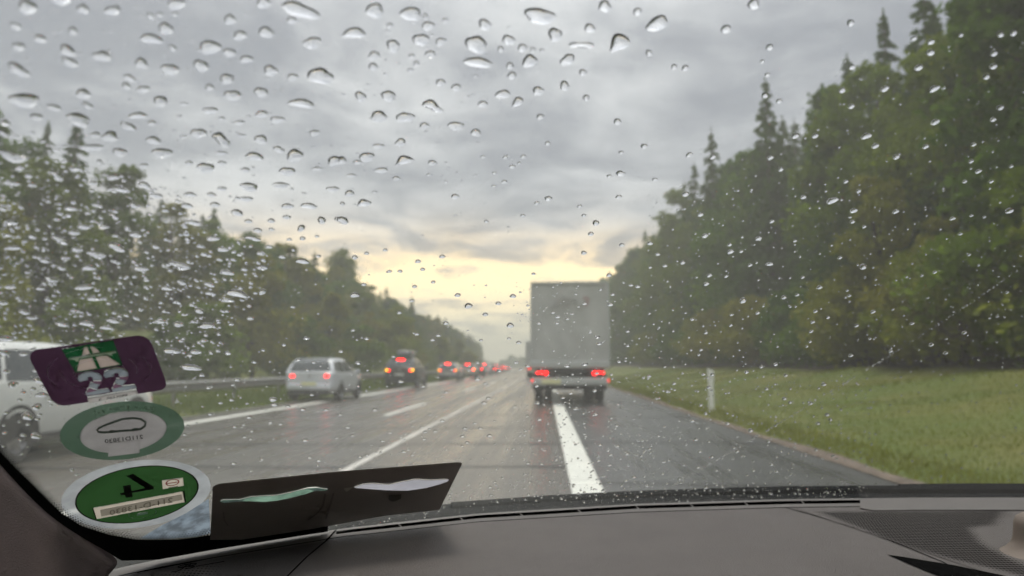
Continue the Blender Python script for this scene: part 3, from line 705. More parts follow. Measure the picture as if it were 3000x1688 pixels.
def glassmat():
    m = bpy.data.materials.new('windshield_glass'); m.use_nodes = True; t = m.node_tree; t.nodes.clear()
    lw = nd(t, 'ShaderNodeLayerWeight', inp={0: .5}); f = mth(t, 'POWER', lw.outputs['Facing'], 5.0)
    fr = mth(t, 'ADD', .018, mth(t, 'MULTIPLY', f, .45), True)
    tp = nd(t, 'ShaderNodeBsdfTransparent', inp={0: (.955, .97, .955, 1)}); gl_ = nd(t, 'ShaderNodeBsdfGlossy', inp={0: (1, 1, 1, 1), 1: 0.0})
    s = nd(t, 'ShaderNodeMixShader', inp={0: fr, 1: tp.outputs[0], 2: gl_.outputs[0]})
    # thin film of road grime and mist on the glass
    tl = nd(t, 'ShaderNodeBsdfTranslucent', inp={0: (.85, .86, .80, 1)})
    s2 = nd(t, 'ShaderNodeMixShader', inp={0: mrange(t, nd(t, 'ShaderNodeSeparateXYZ', inp={0: nd(t, 'ShaderNodeTexCoord').outputs['Object']}).outputs[0], -.15, .33, .066, .014), 1: s.outputs[0], 2: tl.outputs[0]})
    nd(t, 'ShaderNodeOutputMaterial', inp={0: s2.outputs[0]}); return m
GT = .005
xs = np.linspace(-.385, 2*CX+.385, 90); zs = np.linspace(ZB-.012, ZB+.415, 22)
XX, ZZ = np.meshgrid(xs, zs); YY = yb(XX)-(ZZ-ZB)/RAKE
P = np.stack([XX.ravel(), YY.ravel(), ZZ.ravel()], 1); Pn = glass_n(P)
nx, ny = len(xs), len(zs); idx = np.arange(nx*ny).reshape(ny, nx)
q1 = np.stack([idx[:-1, :-1], idx[:-1, 1:], idx[1:, 1:], idx[1:, :-1]], -1).reshape(-1, 4)
gm = mesh_np('windshield', np.concatenate([P, P+Pn*GT]), quads=np.concatenate([q1, q1[:, ::-1]+nx*ny]), smooth=True)
windshield = pl(obj('windshield', gm, glassmat()))
om = bpy.data.materials.new('windshield_outer_face'); om.use_nodes = True; om.node_tree.nodes.clear()
nd(om.node_tree, 'ShaderNodeOutputMaterial', inp={0: nd(om.node_tree, 'ShaderNodeBsdfTransparent').outputs[0]})
gm.materials.append(om); gm.polygons.foreach_set('material_index', np.repeat([0, 1], len(q1)).astype(np.int32))
def child(o, par):
    o.parent = par; return o

# polygons given in frame pixels, laid on a surface, subdivided so they follow its curve
def tess(poly, maxlen, holes=()):
    fl = list(poly)+[p for h in holes for p in h]
    tris = [tuple(fl[i] for i in t_) for t_ in tessellate_polygon([[Vector((p[0], p[1], 0)) for p in c] for c in [poly]+list(holes)])]
    out = []; stack = tris
    while stack:
        a, b, c = stack.pop(); l = [math.dist(a, b), math.dist(b, c), math.dist(c, a)]; k = max(range(3), key=lambda i: l[i])
        if l[k] <= maxlen: out.append((a, b, c)); continue
        if k == 1: a, b, c = b, c, a
        elif k == 2: a, b, c = c, a, b
        mm = ((a[0]+b[0])/2, (a[1]+b[1])/2); stack += [(a, mm, c), (mm, b, c)]
    return out
def cut_holes(polys): return [list(p) for p in polys]
def covered(pts, poly):
    P_ = np.asarray(pts); r = np.zeros(len(P_), bool)
    for a, b in zip(poly, poly[1:]+poly[:1]):
        if a[1] == b[1]: continue
        r ^= ((a[1] > P_[:, 1]) != (b[1] > P_[:, 1])) & (P_[:, 0] < (b[0]-a[0])*(P_[:, 1]-a[1])/(b[1]-a[1])+a[0])
    return r
def lay(polys, fn, maxlen=26.0, holes=(), exact=()):
    pts = []; tris = []; d = {}
    for poly in polys:
        for t_ in tess(poly, 3.2 if len(holes) else maxlen, exact):
            r = []
            for p in t_:
                k = (round(p[0], 2), round(p[1], 2))
                if k not in d: d[k] = len(pts); pts.append(p)
                r.append(d[k])
            if len(set(r)) == 3: tris.append(r)
    a = np.array(pts, float); v = fn(a[:, 0], a[:, 1])
    keep = np.ones(len(tris), bool); T0 = np.array(tris)
    for h in holes:
        c = covered(a, h); keep &= ~c[T0].all(1)
    # face the camera
    T = T0[keep]; n = np.cross(v[T[:, 1]]-v[T[:, 0]], v[T[:, 2]]-v[T[:, 0]])
    flip = (n*(v[T[:, 0]]-CAM)).sum(1) > 0; T[flip] = T[flip][:, ::-1]
    return v, T
PEND = []
def sticker_part(name, polys, m, layer, parent=None, maxlen=26.0):
    o = obj(name, bpy.data.meshes.new(name), m, parent); PEND.append((o, polys, layer, maxlen, m)); return o
def finish_sticker(nocut=('ink', 'holo', 'ptext', 'pred', 'cmark')):
    for o, polys, layer, maxlen, m in PEND:
        holes = []
        for o2, p2, l2, _, m2 in PEND:
            if l2 > layer and m2 not in [S[k] for k in nocut]: holes += cut_holes(p2)
        v, T = lay(polys, lambda a, b: on_glass(a, b, -.0006-.00022*layer), maxlen, holes)
        me = mesh_np(o.name, v, tris=T, smooth=True, m=m); old = o.data; o.data = me; bpy.data.meshes.remove(old)
    PEND.clear()
def rounded(pts, r, n=6):
    out = []; k = len(pts)
    for i in range(k):
        p0, p1, p2 = (np.array(pts[(i+j) % k], float) for j in (-1, 0, 1)); rr = r[i] if hasattr(r, '__len__') else r
        a = p1+(p0-p1)*min(.45, rr/np.linalg.norm(p0-p1)); b = p1+(p2-p1)*min(.45, rr/np.linalg.norm(p2-p1))
        for j in range(n+1):
            s = j/n; out.append(tuple((1-s)**2*a+2*s*(1-s)*p1+s*s*b))
    return out
def ell(c, A, B, n=48, a0=0.0, a1=2*math.pi, k=1.0):
    """ellipse from centre and two conjugate half-axes (pixels)"""
    c, A, B = map(np.array, (c, A, B)); return [tuple(c+k*(A*math.cos(a0+(a1-a0)*i/n)+B*math.sin(a0+(a1-a0)*i/n))) for i in range(n if abs(a1-a0) > 6.28 else n+1)]
def ringpoly(o, i):
    return [[o[j], o[(j+1) % len(o)], i[(j+1) % len(i)], i[j]] for j in range(len(o))]
def arc(c, A, B, a0, a1, k, w, n=20):
    o = ell(c, A, B, n, a0, a1, k+w); i = ell(c, A, B, n, a0, a1, k-w)
    return [[o[j], o[j+1], i[j+1], i[j]] for j in range(n)]
def text_polys(s, fn, size=1.0, bold=0.0, spacing=1.0):
    cu = bpy.data.curves.new('t', 'FONT'); cu.body = s; cu.size = size; cu.align_x = 'CENTER'; cu.resolution_u = 3; cu.space_character = spacing; cu.offset = bold
    o = bpy.data.objects.new('t', cu); COL.objects.link(o); bpy.context.view_layer.update()
    me = o.to_mesh(); me.calc_loop_triangles()
    vs = [fn(v.co.x, v.co.y) for v in me.vertices]; pol = [[vs[i] for i in t_.vertices] for t_ in me.loop_triangles]
    o.to_mesh_clear(); bpy.data.objects.remove(o); bpy.data.curves.remove(cu); return pol
S = {'purple': film('vignette_purple', (.058, .027, .052), .45), 'vgreen': film('vignette_green', (.012, .085, .030), .45), 'vroad': film('vignette_road_print', (.46, .38, .34), .5),
     'vbridge': film('vignette_bridge_print', (.33, .40, .30), .4), 'vgrey': film('vignette_grey_print', (.27, .31, .345), .5), 'vpink': film('vignette_pink_print', (.24, .13, .20), .4), 'vwhite': film('vignette_white_strip', (.62, .60, .58), .4),
     'ink': film('dark_ink', (.02, .022, .02), .1), 'holo': film('holographic_ring', (.66, .60, .70), .5),
     'cgreen': film('air_sticker_green', (.075, .130, .090), .5, .05), 'cgrey': film('air_sticker_grey_paper', (.33, .32, .32), .5, .05, .12, 60), 'cmark': film('air_sticker_mark', (.145, .19, .155), .45), 'ctext': film('air_sticker_pale_print', (.30, .40, .32), .5),
     'pgreen': film('plaque_green', (.036, .105, .032), .45), 'pborder': film('plaque_clear_border', (.52, .56, .60), .55, .30, .15, 70), 'pwhite': film('plaque_white', (.72, .64, .55), .5), 'ptext': film('plaque_brown_ink', (.19, .17, .13), .3), 'pband': film('plaque_text_band', (.36, .33, .27), .4), 'pred': film('plaque_red', (.38, .06, .05), .3),
     'blue': film('film_blue_reflection', (.27, .35, .44), .5, .22, .45, 120, .08)}  # last entry: clear film, its bluish reflection painted as base colour
# --- motorway vignette (zoom window 60,960 at 5.8545)
def Z1(x, y): return (60+x/5.8545, 960+y/5.8545)
vg = tag(empty('toll_vignette', tuple(on_glass(284, 1085)[0])), 'purple toll sticker with a green motorway sign and the number 22 on the windshield', 'sticker')
def vp(o):
    o.parent = vg; o.matrix_parent_inverse = Matrix.Translation(-Vector(vg.location)); return o
cors = [Z1(85, 385), Z1(2190, 90), Z1(2540, 1035), Z1(590, 1350)]
vp(sticker_part('backing', [rounded(cors, [40, 40, 30, 38])], S['purple'], 0))
vp(sticker_part('green_sign', [[Z1(700, 345), Z1(1585, 190), Z1(1750, 620), Z1(945, 750)]], S['vgreen'], 1))
vp(sticker_part('road_print', [[Z1(1080, 305), Z1(1140, 293), Z1(1195, 425), Z1(1045, 445)], [Z1(1185, 290), Z1(1245, 285), Z1(1370, 390), Z1(1235, 412)], [Z1(1010, 515), Z1(1230, 480), Z1(1310, 665), Z1(960, 720)], [Z1(1280, 470), Z1(1475, 440), Z1(1715, 600), Z1(1365, 655)]], S['vroad'], 2))
vp(sticker_part('bridge_print', [[Z1(815, 490), Z1(1625, 368), Z1(1635, 395), Z1(1560, 410), Z1(1570, 450), Z1(1530, 445), Z1(1480, 420), Z1(1000, 492), Z1(985, 545), Z1(940, 545), Z1(920, 510), Z1(830, 515)]], S['vbridge'], 3))
def two(ox, oy):
    f = lambda x, y: Z1(x+ox, y+oy)
    a = [f(970, 850), f(985, 800), f(1040, 760), f(1130, 735), f(1240, 728), f(1340, 755), f(1395, 810), f(1398, 870), f(1235, 870), f(1228, 825), f(1190, 805), f(1155, 825), f(1160, 870), f(1000, 898)]
    p1 = [f(1235, 870), f(1398, 870), f(1372, 935), f(1240, 905)]
    b = [f(1195, 905), f(1372, 935), f(1300, 1030), f(1165, 985)]
    p2 = [f(1165, 985), f(1300, 1030), f(1290, 1040), f(1130, 1075), f(1135, 1040)]
    c = [f(1105, 1080), f(1240, 1045), f(1500, 1015), f(1545, 1070), f(1130, 1145)]
    return [a, b, c], [p1, p2]
a1, p1 = two(0, 0); a2, p2 = two(447, -72)
vp(sticker_part('number_two', a1, S['vgrey'], 2)); vp(sticker_part('number_two', a2, S['vgrey'], 3))
vp(sticker_part('number_band', p1+p2, S['vpink'], 4))
vp(sticker_part('serial_strip', [[Z1(1135, 1160), Z1(1985, 1020), Z1(2010, 1085), Z1(1165, 1245)]], S['vwhite'], 5))
vp(sticker_part('serial_number', text_polys('E   0653088', lambda x, y: Z1(1575+x*103+y*8, 1160-x*18-y*62), 1.0, .01), S['ink'], 6))
hol = []
for k, spans in ((1.0, [(2.6, 3.9), (4.1, 4.9), (5.8, 6.9), (1.0, 2.0)]), (.74, [(2.0, 3.3), (5.7, 6.6), (4.2, 5.0)]), (.50, [(2.5, 3.2), (5.9, 6.4), (3.6, 5.6)])):
    for s0, s1 in spans: hol += arc(Z1(1335, 680), np.array(Z1(2210, 610))-np.array(Z1(1335, 680)), np.array(Z1(1440, 1085))-np.array(Z1(1335, 680)), s0, s1, k, .007)
vp(sticker_part('hologram_ring', hol, S['holo'], 7))
finish_sticker()
# --- round air-quality sticker (zoom window 150,1160 at 6.283)
def Z2(x, y): return (150+x/6.283, 1160+y/6.283)
cr = tag(empty('air_quality_sticker', tuple(on_glass(356, 1258)[0])), 'oval green and grey clean air sticker below the purple vignette', 'sticker')
def cp(o):
    o.parent = cr; o.matrix_parent_inverse = Matrix.Translation(-Vector(cr.location)); return o
C0 = np.array(Z2(1300, 622)); A0 = np.array(Z2(2440, 470))-C0; B0 = np.array(Z2(1430, 1142))-C0
cp(sticker_part('green_ring', [ell(C0, A0, B0)], S['cgreen'], 0))
C1 = np.array(Z2(1322, 640)); A1_ = np.array(Z2(2120, 520))-C1; B1_ = np.array(Z2(1400, 1010))-C1
cp(sticker_part('grey_centre', [ell(C1, A1_, B1_)], S['cgrey'], 1))
def loop(pts, w):
    p = np.array(pts); k = len(p); d = np.roll(p, -1, 0)-np.roll(p, 1, 0); d /= np.linalg.norm(d, axis=1)[:, None]; nn = np.stack([-d[:, 1], d[:, 0]], 1)*w
    return ringpoly([tuple(a) for a in p+nn], [tuple(a) for a in p-nn])
carl = [Z2(*p) for p in [(840, 600), (870, 560), (1000, 500), (1300, 395), (1500, 375), (1640, 395), (1730, 450), (1720, 520), (1640, 580), (1500, 600), (1300, 610), (1100, 630), (960, 640), (870, 632)]]
cp(sticker_part('car_outline', loop(carl, 3.2)+[ell(Z2(1110, 625), (11, -1), (0, 4.5), 16)]+[ell(Z2(1540, 585), (11, -1), (0, 4.5), 16)], S['cmark'], 2))
cp(sticker_part('plate_text', text_polys('211D13830', lambda x, y: Z2(1335-x*150-y*12, 790+x*18-y*100), 1.0, .01), S['ink'], 3))
cp(sticker_part('white_field', [[Z2(1050, 830), Z2(1620, 785), Z2(1625, 1020), Z2(1040, 1090)]], S['cgrey'], 2))
def along(s, cA, c, A, B, k, size, dirn=1):
    out = []; n = len(s)
    for i, ch in enumerate(s):
        if ch == ' ': continue
        an = cA+dirn*(i-(n-1)/2)*size*1.02
        cc = np.array(c)+k*(np.array(A)*math.cos(an)+np.array(B)*math.sin(an)); tng = (-np.array(A)*math.sin(an)+np.array(B)*math.cos(an))*dirn; rad = -(np.array(A)*math.cos(an)+np.array(B)*math.sin(an))
        out += text_polys(ch, lambda x, y: tuple(cc+tng*x*size*.85+rad*(-1)*(y-.35)*size*.9 if dirn < 0 else cc+tng*x*size*.85+rad*(y-.35)*size*.9), 1.0, .01)
    return out
# mirrored ring text: reads from right to left, as seen from inside
cp(sticker_part('ring_text', along("CRIT'AIR", R(278), C0, A0, B0, .83, .16, -1), S['ctext'], 3, None, 14))
finish_sticker()
# --- green plaque (zoom window 160,1330 at 5.3667)
def Z3(x, y): return (160+x/5.3667, 1330+y/5.3667)
pq = tag(empty('emission_plaque', tuple(on_glass(400, 1445)[0])), 'round bright green sticker with a black 4 and a pale border', 'sticker')
def pp(o):
    o.parent = pq; o.matrix_parent_inverse = Matrix.Translation(-Vector(pq.location)); return o
C2 = np.array(Z3(1275, 620)); A2 = np.array(Z3(2450, 470))-C2; B2 = np.array(Z3(1330, 1142))-C2
C3 = np.array(Z3(1288, 620)); A3 = np.array(Z3(2262, 470))-C3; B3 = np.array(Z3(1340, 1052))-C3
pp(sticker_part('clear_border', ringpoly(ell(C2, A2, B2), ell(C3, A3, B3)), S['pborder'], 0))
pp(sticker_part('dark_rim', ringpoly(ell(C3, A3, B3), ell(C3, A3, B3, k=.972)), S['ink'], 1))
pp(sticker_part('green_disc', [ell(C3, A3, B3, k=.972)], S['pgreen'], 1))
pp(sticker_part('number_four', [[Z3(1115, 318), Z3(1230, 290), Z3(1555, 490), Z3(1560, 530), Z3(1440, 545), Z3(1210, 590), Z3(1225, 650), Z3(1115, 662), Z3(1095, 618), Z3(1035, 628), Z3(1020, 590), Z3(1085, 580), Z3(1065, 478), Z3(1185, 458), Z3(1205, 560), Z3(1420, 512)]], S['ink'], 2))
pp(sticker_part('plate_strip', [[Z3(600, 825), Z3(2010, 562), Z3(2040, 735), Z3(655, 1000)]], S['pwhite'], 2))
pp(sticker_part('strip_dark_ends', [[Z3(583, 830), Z3(600, 825), Z3(655, 1000), Z3(640, 1010)], [Z3(2010, 562), Z3(2035, 555), Z3(2062, 740), Z3(2040, 735)]], S['ink'], 2))  # dark ink slivers at both ends of the plate strip
pp(sticker_part('text_band', [[Z3(705, 850), Z3(1990, 605), Z3(2005, 690), Z3(725, 955)]], S['pband'], 3))
pp(sticker_part('plate_text', text_polys('211-D-13830', lambda x, y: Z3(1355-x*186-y*8, 828+x*38.0-y*112), 1.0, .0), S['ptext'], 4))
pp(sticker_part('small_label', [[Z3(1680, 392), Z3(2015, 345), Z3(2028, 478), Z3(1695, 530)]], S['pwhite'], 2))
e_ = ell(Z3(1845, 420), np.array(Z3(1955, 402))-np.array(Z3(1845, 420)), np.array(Z3(1850, 472))-np.array(Z3(1845, 420)), 28)
pp(sticker_part('small_emblem', ringpoly(e_, ell(Z3(1845, 420), np.array(Z3(1955, 402))-np.array(Z3(1845, 420)), np.array(Z3(1850, 472))-np.array(Z3(1845, 420)), 28, k=.80))+[[Z3(1760, 430), Z3(1925, 405), Z3(1927, 417), Z3(1762, 442)]], S['pred'], 3))
pp(sticker_part('small_emblem_text', [[Z3(1780, 498), Z3(1935, 474), Z3(1937, 486), Z3(1782, 510)]], S['ptext'], 3))
pp(sticker_part('seal_mark', ringpoly(ell(Z3(1375, 915), (42, -6), (1, 14), 30), ell(Z3(1375, 915), (42, -6), (1, 14), 30, k=.93))+[[Z3(1280, 915), Z3(1455, 885), Z3(1460, 920), Z3(1285, 950)]], S['cgreen'], 2))
finish_sticker()
tag(pl(sticker_part('clear_film', [[Z3(1350, 1310), Z3(1700, 1100), Z3(2060, 920), Z3(2420, 690), Z3(2448, 1230), Z3(2240, 1290), Z3(1800, 1320), Z3(1500, 1322)]], S['blue'], 0)), None)
finish_sticker()
fo = bpy.data.objects['clear_film']; fo.parent = None; fo.matrix_parent_inverse = Matrix(); tag(fo, 'clear film with a painted bluish reflection between the green sticker and the card holder', 'film')
# --- card holder with two wavy slots (zoom window 600,1280 at 2.862)
def Z4(x, y): return (600+x/2.862, 1280+y/2.862)
ch = tag(empty('card_holder', tuple(on_glass(980, 1470)[0])), 'grey brown plastic card holder with two wavy slots at the foot of the windshield', 'card holder')
def hp(o):
    o.parent = ch; o.matrix_parent_inverse = Matrix.Translation(-Vector(ch.location)); return o
M['pouch'] = pmat('card_holder_plastic', (.27, .235, .215), .42, var=.05, vscale=20)
M['pouch_edge'] = pmat('card_holder_edge', (.50, .47, .42), .5)
M['pouch_dark'] = pmat('card_holder_print', (.085, .072, .066), .5)
M['pouch_low'] = pmat('card_holder_emboss', (.17, .145, .13), .42)
S['slip'] = film('white_paper_slip', (.50, .50, .56), .6); S['slipg'] = film('green_paper_slip', (.26, .42, .33), .55, 0, .3, 60)
top = [Z4(62, 440), Z4(66, 415), Z4(85, 398), Z4(120, 385), Z4(1100, 285), Z4(2100, 208), Z4(2140, 207), Z4(2153, 218)]
body = top+[Z4(1965, 600), Z4(1500, 650), Z4(900, 760), Z4(300, 850), Z4(40, 850)]
def holder_part(name, polys, m, off, holes=()):
    v, T = lay(polys, lambda a, b: on_glass(a, b, -.0012-off), 26, (), holes); return hp(obj(name, mesh_np(name, v, tris=T, smooth=True), m))
holder_part('edge_highlight', [[top[i], top[i+1], (top[i+1][0], top[i+1][1]-3.0), (top[i][0]-(2.5 if i < 2 else 0), top[i][1]-3.0)] for i in range(len(top)-1)], M['pouch_edge'], 0)  # highlight along the top edge, painted as a pale strip
sl = [(128, 520), (140, 510), (160, 508), (290, 505), (385, 482), (600, 470), (720, 445), (860, 410), (930, 405), (1025, 420), (1022, 428), (920, 432), (840, 460), (700, 495), (600, 515), (500, 525), (380, 520), (290, 518), (160, 530), (135, 528)]
sr = [(1245, 405), (1320, 378), (1400, 372), (1540, 382), (1640, 360), (1760, 337), (1900, 345), (2020, 338), (2042, 345), (2030, 356), (1960, 380), (1850, 410), (1700, 432), (1540, 430), (1380, 418), (1270, 410)]
holder_part('pouch', [body], M['pouch'], 0, cut_holes([[Z4(*p) for p in sl]])+cut_holes([[Z4(*p) for p in sr]]))
holder_part('paper_slip', [[Z4(*p) for p in sl]], S['slipg'], .0006); holder_part('paper_slip', [[Z4(*p) for p in sr]], S['slip'], .0006)
holder_part('slot_end', [[Z4(128, 520), Z4(140, 510), Z4(290, 506), Z4(350, 498), Z4(290, 517), Z4(160, 530)], [Z4(850, 415), Z4(930, 406), Z4(1025, 421), Z4(920, 430)]], S['slip'], .0009)
holder_part('slot_end', [[Z4(1160, 412), Z4(1245, 398), Z4(1200, 432), Z4(1182, 441)]], M['pouch_edge'], .0006)
def strip(pts, w): return [[(a[0]-w, a[1]), (b[0]-w, b[1]), (b[0]+w, b[1]), (a[0]+w, a[1])] for a, b in zip(pts[:-1], pts[1:])]
for pts_, w_ in (([(1005, 460), (985, 560), (940, 620), (860, 680)], 3), ([(1075, 450), (1045, 560), (1010, 670)], 3), ([(150, 610), (158, 680), (190, 725)], 2)):
    holder_part('embossed_line', strip([Z4(*p) for p in pts_], w_), M['pouch_low'], .0005)
holder_part('shield_mark', [[Z4(1540, 470), Z4(1645, 462), Z4(1640, 500), Z4(1600, 520), Z4(1560, 525), Z4(1535, 505)]], M['pouch_dark'], .0005)

# --- dark printed edge of the glass at the lower left corner, and the pillar trim below it
inner = [(-260, 1040), (-120, 1195), (0, 1322), (52, 1375), (131, 1453), (178, 1500), (235, 1537), (314, 1563), (397, 1578), (523, 1578), (617, 1565), (800, 1540), (960, 1530)]
outer = [(-300, 1075), (-140, 1225), (0, 1359), (52, 1419), (115, 1484), (173, 1531), (220, 1563), (293, 1605), (356, 1640), (463, 1637), (619, 1609), (800, 1580), (960, 1555)]
fq = [[inner[i], inner[i+1], outer[i+1], outer[i]] for i in range(len(inner)-1)]
v, T = lay(fq, lambda a, b: on_glass(a, b, -.0007), 20)
frit = obj('frit_border', mesh_np('frit_border', v, tris=T, smooth=True), M['frit'], windshield)
dots = []
ip = np.array(inner[1:11], float)
seg = np.linalg.norm(np.diff(ip, axis=0), axis=1); cum = np.concatenate([[0], np.cumsum(seg)])
for row in range(4):
    for s in np.arange((row % 2)*4.5, cum[-1], 9.0):
        x_ = np.interp(s, cum, ip[:, 0]); y_ = np.interp(s, cum, ip[:, 1]); i = min(len(ip)-2, int(np.searchsorted(cum, s, 'right')-1))
        d = (ip[i+1]-ip[i])/seg[i]; nn = np.array([d[1], -d[0]])
        c = np.array([x_, y_])+nn*(2+row*5.5); r = 3.6-.75*row
        dots.append([(c[0]+r*math.cos(k*math.pi/3), c[1]+r*math.sin(k*math.pi/3)) for k in range(6)])
v, T = lay(dots, lambda a, b: on_glass(a, b, -.0007), 60)
tag(obj('frit_dots', mesh_np('frit_dots', v, tris=T), M['frit'], windshield), kind='stuff')
rows = []
oo = np.array(outer[:9]+[(330, 1672)], float)
for k, (dx, dy, sc) in enumerate([(0, 0, .985), (-14, 16, .955), (-46, 52, .93), (-120, 130, .86), (-260, 250, .76), (-520, 420, .62)]):
    p = on_glass(oo[:, 0], oo[:, 1]); base = np.linalg.norm(p-CAM, axis=1)
    dd = rays(oo[:, 0]+dx, oo[:, 1]+dy); dd /= np.linalg.norm(dd, axis=1)[:, None]
    rows.append(CAM+dd*(base*sc)[:, None])
v = np.concatenate(rows); n = len(oo)
pillar = pl(obj('pillar_trim', mesh_np('pillar_trim', v, quads=[(k*n+i, k*n+i+1, (k+1)*n+i+1, (k+1)*n+i) for k in range(5) for i in range(n-1)], smooth=True), M['trim']))
ss = pillar.modifiers.new('smooth', 'SUBSURF'); ss.levels = 2; ss.render_levels = 2

# --- dashboard
ZD = ZB-.002
def on_dash(px, py, off=0.0):
    p = on_z(px, py, ZD)
    for _ in range(6):
        zt = ZD-.05*np.clip(yb(p[:, 0])-p[:, 1], 0, 1)**1.0*.6+off
        d = p-CAM; t_ = (zt-CAM[2])/d[:, 2]; p = CAM+d*t_[:, None]
    return p
bl = np.array([(-400, 1830), (150, 1715), (346, 1662), (463, 1637), (619, 1609), (900, 1563), (1000, 1547), (1400, 1503), (1860, 1475), (2300, 1461), (2700, 1456), (3000, 1456), (3700, 1462)], float)
def base(px): return np.interp(px, bl[:, 0], bl[:, 1])
def dash_strip(name, pxs, t0, t1, m, z0=0.0, z1=0.0, rows=2, parent=None):
    pxs = np.asarray(pxs, float); v = []
    for k in range(rows):
        s = k/(rows-1); a = t0(pxs) if callable(t0) else base(pxs)+t0; b = t1(pxs) if callable(t1) else base(pxs)+t1
        v.append(on_dash(pxs, a+(b-a)*s, z0+(z1-z0)*s))
    n = len(pxs); o = obj(name, mesh_np(name, np.concatenate(v), quads=[(k*n+i, (k+1)*n+i, (k+1)*n+i+1, k*n+i+1) for k in range(rows-1) for i in range(n-1)], smooth=True), m)
    return child(o, parent) if parent else pl(o)
PX = np.linspace(985, 2520, 60)
ALL = np.concatenate([np.linspace(-300, 985, 40), np.linspace(985, 2520, 60)[1:], np.linspace(2520, 3600, 30)[1:]])
far = lambda px: np.full(len(px), 2300.0)
dash = dash_strip('dashboard', ALL, 27, far, M['dash'], 0, 0, 40)
dchild = lambda o: child(o, dash)
dash_strip('windshield_lip', ALL, -6, 7, M['dash_lip'], -.004, 0, 3, None)
dash_strip('dash_front_lip', ALL, 16, 25, M['dash_lip'], .0, .0, 3, None)
dash_strip('defroster_slot', PX, 7, 16, M['dash_dark'], -.006, -.006, 2, None)
dash_strip('dash_groove', ALL, 24.6, 27.4, M['dash_dark'], -.0012, -.0012, 2, None)
dash_strip('slot_cover', np.linspace(-300, 985, 30), 6.5, 16.5, M['dash_lip'], .0, .0, 2, None)
dash_strip('slot_cover', np.linspace(2520, 3600, 30), lambda p: base(p)+4.0, lambda p: base(p)+30+np.clip((p-2520)*.2, 0, 8), M['dash_lip'], .0012, .0012, 3, None)
for x0 in (1345, 1520, 1690, 1860, 2020, 2180, 2345, 1165):
    v = on_dash(np.array([x0, x0+4, x0+10, x0+14]), np.array([base(x0)+7, base(x0+4)+7, base(x0+10)+16.5, base(x0+14)+16.5]), -.0004)
    pl(obj('slot_rib', mesh('slot_rib', v[[0, 2, 3, 1]], [(0, 1, 2, 3)]), M['dash_lip']))
def dash_poly(name, polys, m, off, maxlen=40):
    v, T = lay(polys, lambda a, b: on_dash(a, b, off), maxlen); return pl(obj(name, mesh_np(name, v, tris=T, smooth=True), m))
dash_poly('seam', strip([(2300, 1486), (2420, 1520), (2560, 1565), (2660, 1604), (2760, 1645), (2860, 1700)], 2.2), M['dash_dark'], .0004)
dash_poly('seam_gap', [[(2600, 1625), (2650, 1632), (2790, 1655), (2960, 1690), (2960, 1730), (2860, 1730), (2710, 1672)]], M['dash_dark'], .0005)
dash_poly('seam', strip([(985, 1552), (955, 1585), (900, 1630), (830, 1700)], 3.0), M['dash_dark'], .0004)
dash_poly('left_panel', [[(-200, 1800), (150, 1722), (346, 1690), (620, 1640), (975, 1583), (945, 1592), (893, 1630), (800, 1720), (500, 2000), (-200, 2000)]], pmat('left_dash_shaded', (.052, .046, .044), .6, var=.08, vscale=30, bump=.2, bscale=900), .0003)  # panel colour darkened to carry the shade of pillar and door
dash_poly('grille_panel', [[(2330, 1489), (2440, 1494), (2620, 1494), (2990, 1486), (3400, 1500), (3400, 1850), (3080, 1730), (2860, 1668), (2660, 1600), (2450, 1530)]], M['dash'], .0004)
# perforations of the two speaker panels: too many to pick apart
def perforations(poly, name, dark, sx, sy, rmax, edge):
    P2 = np.array(poly, float); W3 = on_dash(P2[:, 0], P2[:, 1], .0)
    q2 = W3[:, :2]; mn, mx_ = q2.min(0), q2.max(0); vs = []; fs = []
    xs_ = np.arange(mn[0], mx_[0], sx); ys_ = np.arange(mn[1], mx_[1], sy)
    cnt = 0
    for j, yy in enumerate(ys_):
        for xx in xs_+(sx/2 if j % 2 else 0):
            ins = False; dmin = 9; k = len(q2)
            for i in range(k):
                a, b = q2[i], q2[(i+1) % k]
                if (a[1] > yy) != (b[1] > yy) and xx < (b[0]-a[0])*(yy-a[1])/(b[1]-a[1])+a[0]: ins = not ins
                ab = b-a; tt = np.clip(((xx-a[0])*ab[0]+(yy-a[1])*ab[1])/(ab@ab), 0, 1); dmin = min(dmin, math.hypot(a[0]+ab[0]*tt-xx, a[1]+ab[1]*tt-yy))
            if not ins: continue
            r = rmax*min(1, .28+dmin/edge)
            z = float(ZD-.03*max(0, yb(xx)-yy))+.0009
            b0 = len(vs)
            for i in range(6): vs.append((xx+r*math.cos(i*math.pi/3), yy+r*1.5*math.sin(i*math.pi/3), z))
            fs.append(tuple(range(b0, b0+6)))
    o = obj(name, mesh(name, vs, fs), dark); tag(o, kind='stuff'); return pl(o)
perforations([(2380, 1500), (2470, 1498), (2700, 1499), (2970, 1494), (2930, 1545), (2860, 1552), (2900, 1600), (3000, 1650), (3150, 1700), (3050, 1712), (2900, 1672), (2760, 1640), (2600, 1590), (2480, 1540)], 'grille_perforation', M['dash_dark'], .0023, .0046, .00098, .012)
perforations([(430, 1690), (470, 1680), (600, 1652), (660, 1660), (640, 1720), (560, 1800), (300, 1900), (300, 1760)], 'speaker_perforation', M['dash_dark'], .0023, .0046, .0008, .02)
dash_poly('speaker_edge', [[(400, 1676), (625, 1633), (627, 1635), (402, 1679)]], M['dash_dark'], .0006)
